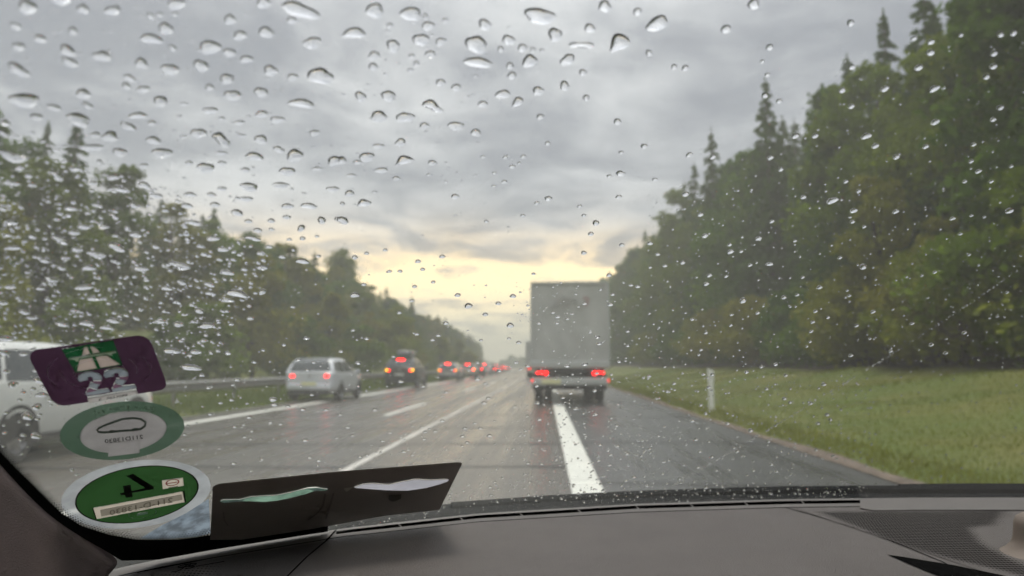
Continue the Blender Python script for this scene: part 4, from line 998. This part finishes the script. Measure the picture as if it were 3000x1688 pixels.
# script lettering on the left speaker panel (only its start can be made out)
def curve_strip(pts, w):
    p = np.array(pts, float); tt = np.linspace(0, len(p)-1, (len(p)-1)*6+1); x_ = np.interp(tt, range(len(p)), p[:, 0]); y_ = np.interp(tt, range(len(p)), p[:, 1])
    k = np.ones(5)/5; x_ = np.convolve(np.pad(x_, 2, 'edge'), k, 'valid'); y_ = np.convolve(np.pad(y_, 2, 'edge'), k, 'valid')
    d = np.stack([np.gradient(x_), np.gradient(y_)], 1); d /= np.linalg.norm(d, axis=1)[:, None]+1e-9; nn = np.stack([-d[:, 1], d[:, 0]], 1)*w
    P_ = np.stack([x_, y_], 1); return [[tuple(P_[i]+nn[i]), tuple(P_[i+1]+nn[i+1]), tuple(P_[i+1]-nn[i+1]), tuple(P_[i]-nn[i])] for i in range(len(P_)-1)]
def Z5(x, y): return (300+x/4.293, 1560+y/4.293)
dash_poly('script_lettering', curve_strip([Z5(*p) for p in [(865, 490), (920, 495), (985, 470), (1070, 400), (1120, 392), (1080, 425), (960, 445), (950, 430), (1020, 405), (1130, 390), (1190, 388), (1160, 410), (1060, 430), (1130, 425), (1170, 430), (1110, 445), (1030, 460)]], 1.1)+curve_strip([Z5(*p) for p in [(1175, 432), (1215, 418), (1250, 412), (1290, 408), (1330, 400), (1400, 388), (1470, 375), (1540, 362)]], 1.0), M['dash_dark'], .0007, 12)
# rounded tweeter pod at the right edge of the frame
pc = on_dash(np.array([3055.]), np.array([1625.]))[0]
s = MB().lathe([(.026, .0), (.022, .002), (.018, .006), (.0165, .010), (.0158, .016), (.0155, .020), (.0140, .024), (.010, .0265), (.004, .0275), (.0003, .0277)], tuple(pc), 'z', 40)
pl(s.build('tweeter_pod', pmat('pod_plastic', (.16, .125, .10), .6, var=.06, vscale=40), None, True, 80))
# cowl and bonnet outside, below the line of sight
n = 70; xs = np.linspace(-.36, 2*CX+.36, n); yy0 = yb(xs)
v = np.concatenate([np.stack([xs, yy0+o, np.full(n, z)], 1) for o, z in ((.006, ZB-.03), (.010, ZB-.004), (.06, ZB-.002), (.10, ZB-.007), (.115, ZB-.02), (.125, ZB-.06))])
pl(obj('cowl', mesh_np('cowl', v, quads=[(k*n+i, k*n+i+1, (k+1)*n+i+1, (k+1)*n+i) for k in range(5) for i in range(n-1)], smooth=True), M['cowl']))
v = []
for o, z in ((.125, -.045), (.3, -.075), (.6, -.135), (.9, -.21), (1.1, -.29), (1.2, -.40), (1.22, -.60)):
    sc = 1-.10*max(0, o-.4)
    v.append(np.stack([CX+(xs-CX)*sc*1.08, yy0*(1-o/1.6*.6)+.66*(o/1.6*.6)+o, ZB+z-.03*((xs-CX)/.8)**2], 1))
pl(obj('bonnet', mesh_np('bonnet', np.concatenate(v), quads=[(k*n+i, k*n+i+1, (k+1)*n+i+1, (k+1)*n+i) for k in range(6) for i in range(n-1)], smooth=True), M['bonnet']))
for x0, x1, dy in ((-.08, .62, .05), (.35, 1.02, .064)):
    m_ = 10; a = np.linspace(x0, x1, m_)
    pl(MB().tube([(xx, float(yb(xx))+dy-.012*k/m_, ZB+.0005-.0012*abs(k-5)*.3) for k, xx in enumerate(a)], .004, 6).build('wiper', M['cowl'], None, True))
# headliner, far pillar and doors close the cabin
M['liner'] = pmat('headliner', (.30, .29, .28), .9)
zt = ZB+.40; xs = np.linspace(-.30, 2*CX+.30, 40); y0 = yb(xs)-(zt-ZB)/RAKE
v = np.concatenate([np.stack([xs, y0, np.full(40, zt+.01)], 1), np.stack([xs, y0-.15, np.full(40, zt+.05)], 1), np.stack([xs, np.full(40, -1.8), np.full(40, zt+.05)], 1), np.stack([xs, np.full(40, -2.2), np.full(40, zt-.5)], 1)])
pl(obj('headliner', mesh_np('headliner', v, quads=[(k*40+i, k*40+i+1, (k+1)*40+i+1, (k+1)*40+i) for k in range(3) for i in range(39)], smooth=True), M['liner']))
for s in (-1, 1):
    X = CX+s*.86
    pl(MB().box((X, -.55, .66), (.08, 2.3, .72)).build('door_panel', M['trim']))
pl(MB().tube([(2*CX+.36, float(yb(-.36))-.02, ZB-.02), (2*CX+.36, float(yb(-.36))-.62, zt)], .05, 10).build('far_pillar', M['trim'], None, True))
pl(MB().tube([(-.41, float(yb(-.36))+.04, ZB-.02), (-.41, float(yb(-.36))-.60, zt)], .05, 10).build('near_pillar', M['trim'], None, True))
pl(MB().box((CX, -.6, .42), (1.7, 2.4, .06)).build('cabin_floor', M['dash_dark']))

# ------------------------------------------------------------------ raindrops on the glass
RAW = [
 (0, 0, 0, "470 40 190 150;205 130 150 105;625 145 90 75;850 155 115 75;1335 105 125 90;1140 195 70 40 35;1210 185 45 40;1325 180 45 40;2000 90 110 80 25;2280 150 290 110 15;1745 220 95 70;2215 225 75 55;1255 290 110 90;550 310 70 60 20;115 275 90 50 35;300 370 95 65;140 430 95 65 20;1145 370 190 90 10 a;1820 340 100 70;2020 315 110 85 30;1590 430 160 105 10;1740 470 100 60;1310 437 70 40 35;2370 395 140 85;510 460 130 80 20;770 500 150 75 10;530 545 140 60 20;140 605 175 80 28;1070 555 90 90 20;1290 600 135 85;1525 570 115 85 15;1870 520 95 60;2055 605 110 75;2430 645 200 120;985 665 95 45 25;955 725 65 50 25;1085 750 95 55;1720 670 110 75;2220 655 85 55;1590 735 70 50;630 785 120 70 15;1765 795 125 85 12;1980 770 110 70;185 835 210 120 5;410 890 100 50 15;665 875 90 45 20;1215 840 110 80;2290 855 195 90 10 a;280 960 95 50 15;595 980 190 95 15;1045 950 150 65 0 a;1595 910 110 55;1985 935 100 55;2105 975 110 45 5;1815 1000 85 35;975 1030 140 60 35 s;1150 1005 70 40;1505 1080 120 70 5;835 1105 115 80 10;1680 1130 150 105 10 s;1980 1125 100 65;2385 1075 80 45;1165 1135 110 60 5;725 1095 75 45;700 1190 165 50;910 1225 105 65;1230 1230 155 75 8;1930 1255 135 85 10 a;2235 1245 125 95;2115 1200 100 40 20;1560 1340 125 80;2180 1365 115 65;2540 1285 110 75;100 1260 250 70 10 s;150 1350 70 40;220 1405 65 35;435 1405 110 60 35;580 1355 90 40;860 1415 105 40;1090 1325 65 35;430 1210 65 25;755 1295 45 35;1680 1230 90 30;1435 1305 60 35;1685 1305 70 35;1860 1355 70 35;2405 1345 80 30;40 1005 85 50 25;30 1085 80 45 25;1395 860 70 24;1680 970 62 30 8;1390 1108 55 28;1835 1097 60 28;1360 955 40 26"),
 (1000, 0, 0, "265 150 145 105;540 175 145 115;670 265 85 75;110 325 190 105 0 a;1100 255 95 85;1520 190 225 130 5;2415 245 160 115 -25;615 370 115 95;765 385 80 60;405 415 105 85 20;1035 405 160 135 3;1280 370 95 75;1635 330 110 100 -15;1900 280 80 70;2015 115 100 85;2265 155 65 60;1840 410 200 65 0 d;2115 400 180 160 -40 c;260 490 80 70;255 575 70 60;685 480 75 60;1385 430 70 60;1050 545 230 100 5 a;1440 530 115 95;1730 520 110 85 -20;2350 465 50 45;1845 615 55 50;2540 570 45 40;765 695 70 60;880 730 70 55;1305 640 65 60;1290 565 55 50;160 800 90 75 15;370 795 120 75 12;700 875 165 90 10 s;1235 780 110 65 -12;1505 755 90 65 -12;1705 715 70 75;1870 805 50 45;1340 845 105 80 -40 c;1085 855 75 50;295 950 135 80;495 955 135 75;640 1020 75 50;880 1020 125 60;1030 1070 75 55;1520 950 55 45;2108 985 60 45;1575 1150 45 35;2310 1170 55 35;2135 1218 40 30;295 1175 80 40;460 1145 80 60;205 1255 120 65;490 1285 150 75 -25 s;700 1298 65 40;135 1295 60 35;315 1355 90 40;20 1280 60 60 20;1255 1255 40 30;1390 1250 45 32;1305 1325 48 32;1360 1300 35 25;1170 1375 40 22;2130 1375 70 40;2045 1395 45 25;2390 1420 45 25;430 1415 60 28;1245 1440 50 28;90 1395 75 25;1105 20 130 55;1380 50 80 45;640 10 110 60;1670 10 80 30;2270 10 90 50;380 265 50 45;545 495 45 42;580 550 45 42;535 600 48 30;650 195 35 50;800 225 45 42;1220 440 45 50;1465 445 40 42;1535 450 36 36"),
 (2000, 0, -24, "570 95 95 75 -10;360 285 75 65 -15;365 10 75 50;1305 238 58 48;690 422 60 45 -15;50 580 55 45;632 530 40 28;670 630 45 32;650 785 50 40;758 828 50 36;1785 355 50 35;1915 380 60 40;1912 460 72 45;2145 330 42 28;2445 322 60 45;2545 312 55 45;2395 465 62 42;1822 575 68 40;2390 565 65 40;2335 642 62 40;1237 745 60 38;1562 735 70 38;1940 733 85 42;1310 570 50 40;1308 868 52 32;2440 875 62 35;2385 965 52 32;1945 985 72 36;1420 1090 85 40;880 1090 62 36;1030 1090 54 32;1487 1165 60 34;1645 1247 60 34;1872 1170 52 28;2235 1153 48 24;255 1250 55 30;690 1255 52 28;768 1342 46 28;75 1233 52 34;2215 1280 46 24;2270 1355 58 26;2165 1432 45 20;2365 1432 45 20;1262 1433 46 22;2518 1317 42 20"),
 (0, 562, 4, "95 15 130 40;250 28 75 35;895 60 185 50 2 s;1100 25 100 60 30;705 10 70 40;510 68 45 24;700 68 42 28;1185 105 105 45 10;745 180 80 34 8;1018 178 85 45 30;540 205 100 40 5;670 237 56 26;868 260 80 42 30;1440 95 95 45;1605 95 75 40;1420 180 90 45 10;1630 170 75 45;1255 217 70 30;90 310 115 48 5;25 205 70 45 15;437 285 62 28;640 342 105 40 8;795 340 80 34;380 335 48 24 25;568 385 100 38;65 408 78 26;250 418 72 34 10;460 440 145 60 20;1465 308 130 38;1035 398 110 48 5;880 408 65 22;890 490 150 70 18;105 503 130 32 -4;590 512 105 36;740 550 160 45 3 s;1185 490 68 32 8;1262 436 52 22 12;1415 397 66 25;1615 425 95 48;1520 485 68 26;1690 508 105 34;1550 545 70 30;500 575 78 34 6;345 595 85 42 8;475 650 80 38 8;680 648 120 46 4;1075 655 130 36;1360 630 195 50 5 s;1725 683 115 34 8;400 738 130 42 12 s;650 795 140 46 -6;315 805 75 36;85 795 90 36 4;1115 740 52 24;1380 757 85 38 10;1590 773 98 32 10;1800 840 185 65 12 a;1270 800 98 34 8;1600 840 85 26;1990 825 60 48 -20;710 882 100 32 4;375 892 75 28 10;30 915 80 40;1725 890 110 28 5;1345 908 80 18;1515 968 75 44 15;195 985 100 38;245 1028 78 28;480 1075 115 36;670 1070 120 40;865 1045 115 40;1220 1050 85 36;1360 1070 85 44;1575 1080 125 50 -5;820 1100 110 30;1040 1028 80 26 15;1900 1025 62 28;1720 972 48 22;1470 1050 52 24;55 1185 120 55;40 1290 100 45;1310 1270 130 50;1490 1278 85 38;1730 1285 62 28;1925 1352 42 20;1455 1395 160 50;2220 938 46 16;2322 1172 50 20;2153 1222 36 18;1995 1262 38 18;2262 1333 46 20;1890 35 145 75 5;2130 22 140 50;1865 128 110 42;2180 180 95 48;2345 178 118 52;2525 50 100 45;1685 50 80 36;2175 263 68 36;2058 290 60 40;1800 230 100 55 10;1885 295 65 35;1955 362 66 40;2285 345 60 60 -30;2440 285 60 70;2295 422 50 38;2195 430 46 26;2405 405 40 24;2060 355 50 30;1915 425 125 30 5 s;2040 487 60 28;1972 537 58 32;2140 563 60 26;2295 595 98 42 8;1990 645 85 36;2415 555 48 28;1855 658 58 26;1665 585 60 22 10;1770 585 58 20 8;2225 510 30 22;2560 275 50 40"),
 (1000, 562, -4, "872 103 60 36;1580 118 55 36;1492 152 42 28;1817 176 45 28;1385 247 40 26;1107 289 38 26;1849 244 40 26;1940 300 54 38;1902 382 50 30;2115 104 52 32;1848 524 48 30;2136 464 46 26;185 155 105 65 -20 s;75 82 75 48 -10;22 160 40 36;25 285 85 55 15;265 72 40 22;345 506 44 22;205 531 42 24;115 562 50 32;774 555 50 28;592 592 50 28;627 651 44 24;457 666 44 24;377 667 42 22;567 780 42 24;706 746 38 22;890 845 50 30;971 925 62 36;1308 851 52 30;1198 905 46 26;1098 988 46 26;1287 1070 58 34;183 766 46 20;115 846 80 30;545 887 42 18;452 977 40 20;802 1054 46 24;582 1137 42 18;745 1146 44 18;702 1180 40 18;101 1110 36 16;204 1172 40 18;1066 1181 32 18;1277 1168 34 18;1350 1198 42 22;1465 683 36 20;2037 692 42 24;2047 912 52 22;1852 905 40 18;2065 836 36 18;2204 766 40 16;2255 777 44 18;1648 1005 42 18;1612 973 32 16;1505 1054 36 16;1642 1052 34 16;1720 1018 32 18;1950 1156 36 18;1962 1204 38 20;1893 1120 32 14;2178 1112 34 16;2178 1220 34 14;2462 620 42 18;2408 534 42 20;2350 452 52 24;2350 632 30 14;138 1356 50 18;408 1305 36 16;1040 1350 34 14;1330 1347 38 18;1418 1373 42 20;1718 1373 38 20;1850 1360 52 22;1204 1410 38 16;1365 1398 32 16;2113 1340 34 16;12 1270 32 14"),
 (2000, 562, -20, "45 82 58 32;157 237 52 24;190 395 60 28;595 414 60 26;383 514 62 26;463 511 38 18;376 461 38 22;697 286 46 22;937 103 52 26;1157 130 90 38;1320 204 64 28;1310 287 44 24;1358 57 44 24;1640 211 58 26;1398 325 42 18;2500 204 72 34;2070 263 54 20;2212 240 38 16;2310 251 36 14;2128 378 42 16;1213 557 40 20;1388 625 55 40;530 614 42 20;678 607 62 22 -8;222 692 48 22;348 698 40 18;198 756 52 22;20 596 44 24;928 705 36 18;1057 780 50 24;887 836 38 18;785 855 46 26;474 880 55 36;872 432 36 16;585 973 42 18;385 987 32 14;1024 960 38 20;1118 1005 38 16;1003 1041 46 16;1461 963 50 20;1335 1066 44 20;989 1113 40 14;381 1066 36 14;192 1122 38 16;91 1021 34 18;832 926 28 14;920 891 30 14;1282 842 36 16;1267 803 30 14;1930 666 42 18;1832 691 34 14;1718 700 28 14;2190 535 36 16;2262 614 28 12;2475 817 40 16;1590 1258 44 18;1435 1165 34 14;1897 1210 50 20;2007 1271 44 20;1290 1290 44 20;1610 945 30 12;720 1357 38 16;612 1378 28 12;498 1415 34 16;982 1188 32 14;957 1223 30 14;155 1250 36 16;80 1252 28 12;138 1287 28 14;2400 998 36 12;2342 1010 28 10;1755 1050 40 18;2150 1118 45 22"),
 (500, 1000, 0, "1033 43 50 20;865 93 40 18;707 133 40 16;440 157 54 24;642 224 42 16;1425 227 50 22;972 205 42 16;1090 224 36 18;1043 282 38 18;1295 140 40 18;1490 43 40 16;250 322 52 24;515 356 50 22;483 394 36 16;300 417 44 18;1750 365 46 18;1918 398 34 18;1078 467 34 16;785 502 66 28;795 541 56 24;897 553 40 18;1008 575 48 20;1185 578 44 18;1290 612 34 18;1553 575 42 22;1797 550 36 16;473 507 44 18;390 530 42 14;313 613 42 20;606 635 46 20;590 533 34 12;767 674 38 18;843 685 42 20;497 707 42 20;565 691 34 14;627 738 38 20;572 782 42 20;618 798 36 16;98 720 52 22;1347 708 36 18;1383 768 38 18;1263 787 32 14;1028 806 48 22;1667 747 36 14;1610 808 32 14;1748 778 28 12;2062 656 38 16;2008 733 34 16;1933 738 34 14;1908 703 34 14;1925 793 32 14;2232 711 36 16;2348 712 34 16;2213 771 38 18;2417 766 44 18;2305 673 30 12;2248 818 36 16;2407 486 36 18;2376 522 46 18;2385 376 36 14;2093 440 34 16;2327 344 44 20;2492 281 38 16;1968 610 30 14;105 876 34 16;168 878 42 16;383 870 30 16;490 980 46 22;702 948 38 20;1062 935 40 18;1130 957 40 18;1440 927 32 16;1494 915 28 14;1770 888 36 16;1836 912 32 14"),
 (1500, 1000, -12, "663 27 38 18;676 76 42 20;890 91 32 16;430 243 44 20;563 231 54 22;655 298 36 16;765 307 26 14;825 211 36 16;1050 318 34 18;1238 374 34 16;1500 401 40 18;1526 307 36 20;1460 305 36 16;1787 287 38 20;2008 229 40 20;1900 247 36 16;1938 412 36 18;2083 311 36 20;2072 485 40 20;2115 513 34 18;2272 519 36 20;2372 379 44 18;2395 605 40 18;2420 641 34 18;2325 670 40 16;1186 433 34 18;457 447 36 18;638 428 38 20;198 395 38 16;397 483 34 14;204 522 36 18;218 645 40 18;490 565 34 16;646 605 34 16;763 631 30 14;803 689 32 16;218 798 40 16;1372 652 46 20;1475 598 34 18;1640 672 38 18;1815 723 46 24;1438 535 34 16;676 833 34 16;808 842 36 16;1118 766 28 14;1400 791 38 18;880 899 42 20;755 907 34 14;1050 863 28 14;1430 881 34 16;1712 879 36 18;1520 921 34 18;1950 803 34 22;1688 852 30 16;2310 866 34 18;1158 957 30 16;346 944 30 14;130 971 34 16;232 976 34 16;1415 999 34 14;1308 982 34 14;1555 1022 32 16;1650 1018 28 14;1970 976 34 18;1835 1022 28 14;930 1073 36 16;870 1100 34 16;1275 1084 32 14;1030 1135 34 16;1475 1149 38 18;2008 1027 32 16;665 950 34 16;748 983 32 14;2432 914 24 16;662 918 30 12"),
 (0, 960, 0, "85 570 88 40;155 705 110 70;368 750 72 40;265 790 68 42 -15;460 815 132 50;555 870 66 34;410 940 125 60 -14;310 1035 135 90;420 1070 66 30;318 1125 60 26;405 1245 138 62;265 385 95 40;400 560 85 36;435 660 140 60;500 735 80 50 -15;270 1240 80 30;560 920 46 22;1690 725 120 38;1660 40 60 20")]
M['water'] = bpy.data.materials.new('rain_water'); M['water'].use_nodes = True
_w = M['water'].node_tree; _w.nodes.clear()
_wr = nd(_w, 'ShaderNodeBsdfRefraction', inp={0: (1, 1, 1, 1), 1: 0.0, 2: 1.333})
nd(_w, 'ShaderNodeOutputMaterial', inp={0: _wr.outputs[0]})
M['water_lens'] = bpy.data.materials.new('rain_water_clear'); M['water_lens'].use_nodes = True
_w = M['water_lens'].node_tree; _w.nodes.clear()
nd(_w, 'ShaderNodeOutputMaterial', inp={0: nd(_w, 'ShaderNodeBsdfGlass', inp={0: (1, 1, 1, 1), 1: 0.0, 2: 1.333}).outputs[0]})
drops = []
for k, (ox, oy, rot, s) in enumerate(RAW):
    sc = 3.6232 if k == len(RAW)-1 else 2.576
    for e in s.split(';'):
        p = e.split(); w, h = float(p[2])/sc, float(p[3])/sc
        if k == 3 and len(p) < 6: h *= .80
        drops.append([ox+float(p[0])/sc, oy+float(p[1])/sc, w/2, h/2, R(float(p[4]) if len(p) > 4 else rot), p[5] if len(p) > 5 else ('b' if w > 30 else 'e')])
drops.sort(key=lambda d: -d[2]*d[3])
gd = np.random.default_rng(3)
def outline(d, n):
    x, y, a, b, r, typ = d
    t = np.linspace(0, 2*math.pi, n, endpoint=False); u, v_ = np.cos(t), np.sin(t)
    amp = {'e': .05, 'b': .10, 's': .09, 'a': .07, 'd': .03, 'c': .04}[typ]
    ph = gd.random(4)*6.283; rad = 1+amp*np.sin(2*t+ph[0])+amp*.8*np.sin(3*t+ph[1])+amp*.45*np.sin(5*t+ph[2])
    U, V = u*rad, v_*rad
    if typ == 's': V = V*(.75+.12*np.cos(U*3))+.38*np.sin(U*2.4+ph[3])
    if typ == 'a': V = V*.72+.34*(U*U-.45)
    if typ == 'd': V = V*(.45+.55*np.abs(U)**1.0)
    if typ == 'c': V = V*np.clip(.18+.82*(U+1)/1.55, 0, 1.15)+.25*(U*U-.4)
    U, V = U*a, V*b
    return x+U*math.cos(r)-V*math.sin(r), y+U*math.sin(r)+V*math.cos(r)
AC = R(68)
def cap(s): return (math.sqrt(1/math.sin(AC)**2-s*s)-1/math.tan(AC))/(1/math.sin(AC)-1/math.tan(AC))
def drop_geo(px, py, n, rings, k):
    """cap of water on the outer face of the glass: flat foot, domed top"""
    P = on_glass(px, py, GT+.00015); c = P.mean(0); N = glass_n(c[None])[0]
    rel = P-c; rel -= np.outer(rel@N, N)*0
    rmin = np.sort(np.linalg.norm(rel, axis=1))[:max(2, n//3)].mean()
    rmax = np.sort(np.linalg.norm(rel, axis=1))[-max(2, n//3):].mean(); H = k*rmin**.5*rmax**.5
    v = [P]; f = []
    for j in range(1, rings):
        s = 1-(j/rings)**1.3; v.append(c+rel*s+N*H*cap(s))
    v.append((c+N*H)[None]); top = rings*n
    for j in range(rings-1):
        for i in range(n): f.append((j*n+i, j*n+(i+1) % n, (j+1)*n+(i+1) % n, (j+1)*n+i))
    tri = [((rings-1)*n+i, (rings-1)*n+(i+1) % n, top) for i in range(n)]
    b0 = top+1; v.append(P); v.append(c[None]); tri += [(b0+(i+1) % n, b0+i, b0+n) for i in range(n)]
    V = np.concatenate(v); F = np.array(f); T = np.array(tri)
    # outward orientation
    fn = np.cross(V[F[0][1]]-V[F[0][0]], V[F[0][3]]-V[F[0][0]])
    if fn@(V[F[0][0]]-c+N*H*.2) < 0: F = F[:, ::-1]; T = T[:, ::-1]
    return V, F, T, c
def where(x, y):
    tl = np.interp(x, [0, 300, 700, 1000, 1420], [400, 520, 700, 860, 1042]); tr = np.interp(x, [1790, 2080, 2350, 2650, 3000], [800, 430, 250, 60, 0])
    if y > 1440: return 'on the windshield low down over the black cowl'
    if x < 560 and y > 1130 and y < 1440: return 'on the windshield around the stickers at the lower left'
    if y > 1120 or (y > 1080 and 560 < x < 1560): return 'on the windshield in front of the wet road' if x < 1900+max(0, (y-1150))*2 else 'on the windshield in front of the grass bank'
    if x < 1430 and y > tl: return 'on the windshield in front of the left hillside wood'
    if x > 1790 and y > tr: return 'on the windshield in front of the right wood'
    if 1555 < x < 1785 and y > 825: return 'on the windshield in front of the truck'
    if y < 480: return 'on the windshield against the grey sky left of centre' if x < 1000 else 'on the windshield against the grey sky at top centre' if x < 1990 else 'on the windshield against the grey sky right of centre'
    return 'on the windshield against the low bright sky'
def third(v, a, b, names): return names[0] if v < a else names[1] if v < b else names[2]
def fine(x, y, wl):
    if 'left hillside wood' in wl: return wl.replace(' in front of the left hillside wood', ', left wood, ')+third(y, 700, 880, ('upper', 'middle', 'lower'))+' part '+third(x, 270, 540, ('by the frame edge', 'midway', 'nearest the sky'))
    if 'grey sky' in wl: return wl+', '+third(y, 150, 320, ('top', 'middle', 'lower'))+' row'
    if 'right wood' in wl: return wl+', '+third(y, 500, 800, ('upper', 'middle', 'lower'))+' part'
    if 'wet road' in wl: return wl+', '+third(x, 900, 1500, ('left lane', 'centre', 'right side'))
    return wl
special = {'c': 'comma shaped raindrop with a tail', 'd': 'dumbbell shaped double raindrop', 'a': 'arched wide raindrop', 's': 'wavy elongated raindrop'}
seen = set()
for d in drops[:300]:
    px, py = outline(d, 22); V, F, T, c = drop_geo(px, py, 22, 6, math.tan(AC/2)*(1.0 if d[2] < 14 else .92 if d[2] < 24 else .8)*(.9 if d[1] < 600 else 1.05))
    V = V-c
    o = obj('raindrop', mesh_np('raindrop', V, quads=F, tris=T, smooth=True), M['water_lens'] if d[1] > np.interp(d[0], [0, 400, 800, 1400, 1800, 2100, 2600], [420, 560, 760, 1000, 800, 440, 100]) else M['water']); o.location = c
    wl = fine(d[0], d[1], where(d[0], d[1])); sp = special.get(d[5])
    lab = (sp if sp else 'large raindrop' if d[2] > 26 else 'raindrop' if d[2] > 15 else 'small raindrop')+' '+(wl.replace('on the windshield, ', 'over ').replace('on the windshield ', '') if sp else wl)
    tag(o, lab, 'raindrop', 'raindrops on the windshield')
# the many more droplets nobody would count
small = [d for d in drops[300:]]
def sprinkle(n, fx, smin, smax, rot, asp=(.42, .6), ok=None):
    k = 0; it = 0
    while k < n and it < n*20:
        it += 1; x, y = fx()
        if ok and not ok(x, y): continue
        s = smin+(smax-smin)*gd.random()**2.6
        small.append([x, y, s, s*(asp[0]+(asp[1]-asp[0])*gd.random()), R(rot+gd.normal()*9), 'e']); k += 1
U_ = lambda x0, x1, y0, y1: (lambda: (x0+(x1-x0)*gd.random(), y0+(y1-y0)*gd.random()))
wood = lambda x, y: y > np.interp(x, [0, 300, 520, 700, 830], [380, 500, 590, 720, 800])
sprinkle(1900, U_(-30, 840, 380, 1080), 1.7, 9.5, 6, ok=lambda x, y: wood(x, y) and x < np.interp(y, [700, 900, 1000, 1100], [850, 760, 690, 620]))
sprinkle(170, U_(-30, 560, 1060, 1480), 1.8, 9, 0)
sprinkle(420, U_(0, 1500, 0, 620), 1.7, 8, 12, ok=lambda x, y: not wood(x, y) or x > 840)
sprinkle(110, U_(600, 1500, 620, 1060), 1.6, 5, 0)
sprinkle(650, U_(520, 1600, 1080, 1480), 1.5, 5.0, 0)
sprinkle(420, U_(1500, 1950, 850, 1450), 1.5, 5.0, -8)
sprinkle(640, U_(1900, 3050, 560, 1120), 1.5, 4.8, -22)
sprinkle(160, U_(2050, 3050, 150, 560), 1.5, 4.6, -24, ok=lambda x, y: y > np.interp(x, [1790, 2080, 2350, 2650, 3000], [800, 430, 250, 60, 0]))
sprinkle(900, U_(1600, 2560, 1120, 1470), 1.5, 4.8, -16)
sprinkle(260, U_(1300, 2500, 1430, 1490), 1.6, 5.5, -10)
sprinkle(120, U_(850, 1450, 1490, 1560), 1.5, 4.0, -10)
sprinkle(160, U_(2500, 3050, 1120, 1440), 1.5, 4.5, -20)
for i in range(330):      # droplets left in a line by the wiper
    s = gd.random(); x = 3000-s*1040+gd.normal()*1.2; y = 805+645*(s**.93)+gd.normal()*1.6
    if .44 < s < .47 or .55 < s < .58 or gd.random() < .15: continue
    small.append([x, y, 1.3+1.1*gd.random(), .9+.6*gd.random(), R(-28), 'e'])
n_, rg = 8, 3
Vs, Fs, Ts = [], [], []; off = 0
PXs = [outline(d, n_) for d in small]
PA = on_glass(np.concatenate([p[0] for p in PXs]), np.concatenate([p[1] for p in PXs]), GT+.00015).reshape(-1, n_, 3)
CA = PA.mean(1); NA = glass_n(CA); REL = PA-CA[:, None]
RM = np.sort(np.linalg.norm(REL, axis=2), axis=1)[:, :3].mean(1); HA = math.tan(AC/2)*np.sqrt(RM*np.linalg.norm(REL, axis=2).max(1))
lay_ = [PA]
for j in range(1, rg): lay_.append(CA[:, None]+REL*(1-(j/rg)**1.3)+(NA*HA[:, None]*cap(1-(j/rg)**1.3))[:, None])
lay_.append((CA+NA*HA[:, None])[:, None]); lay_.append(PA); lay_.append(CA[:, None])
ALLV = np.concatenate(lay_, 1); per = ALLV.shape[1]
Fq = np.array([(j*n_+i, j*n_+(i+1) % n_, (j+1)*n_+(i+1) % n_, (j+1)*n_+i) for j in range(rg-1) for i in range(n_)])
tp = rg*n_; Tq = np.array([((rg-1)*n_+i, (rg-1)*n_+(i+1) % n_, tp) for i in range(n_)]+[(tp+1+(i+1) % n_, tp+1+i, tp+1+n_) for i in range(n_)])
v0 = ALLV[0]; fn = np.cross(v0[Fq[0][1]]-v0[Fq[0][0]], v0[Fq[0][3]]-v0[Fq[0][0]])
if fn@(v0[Fq[0][0]]-CA[0]+NA[0]*HA[0]*.2) < 0: Fq = Fq[:, ::-1]; Tq = Tq[:, ::-1]
o_ = (np.arange(len(small))*per)[:, None, None]
tag(obj('fine_droplets', mesh_np('fine_droplets', ALLV.reshape(-1, 3), quads=(Fq[None]+o_).reshape(-1, 4), tris=(Tq[None]+o_).reshape(-1, 3), smooth=True), M['water_lens']),
    'thousands of fine droplets scattered over the windshield', 'raindrops', kind='stuff')
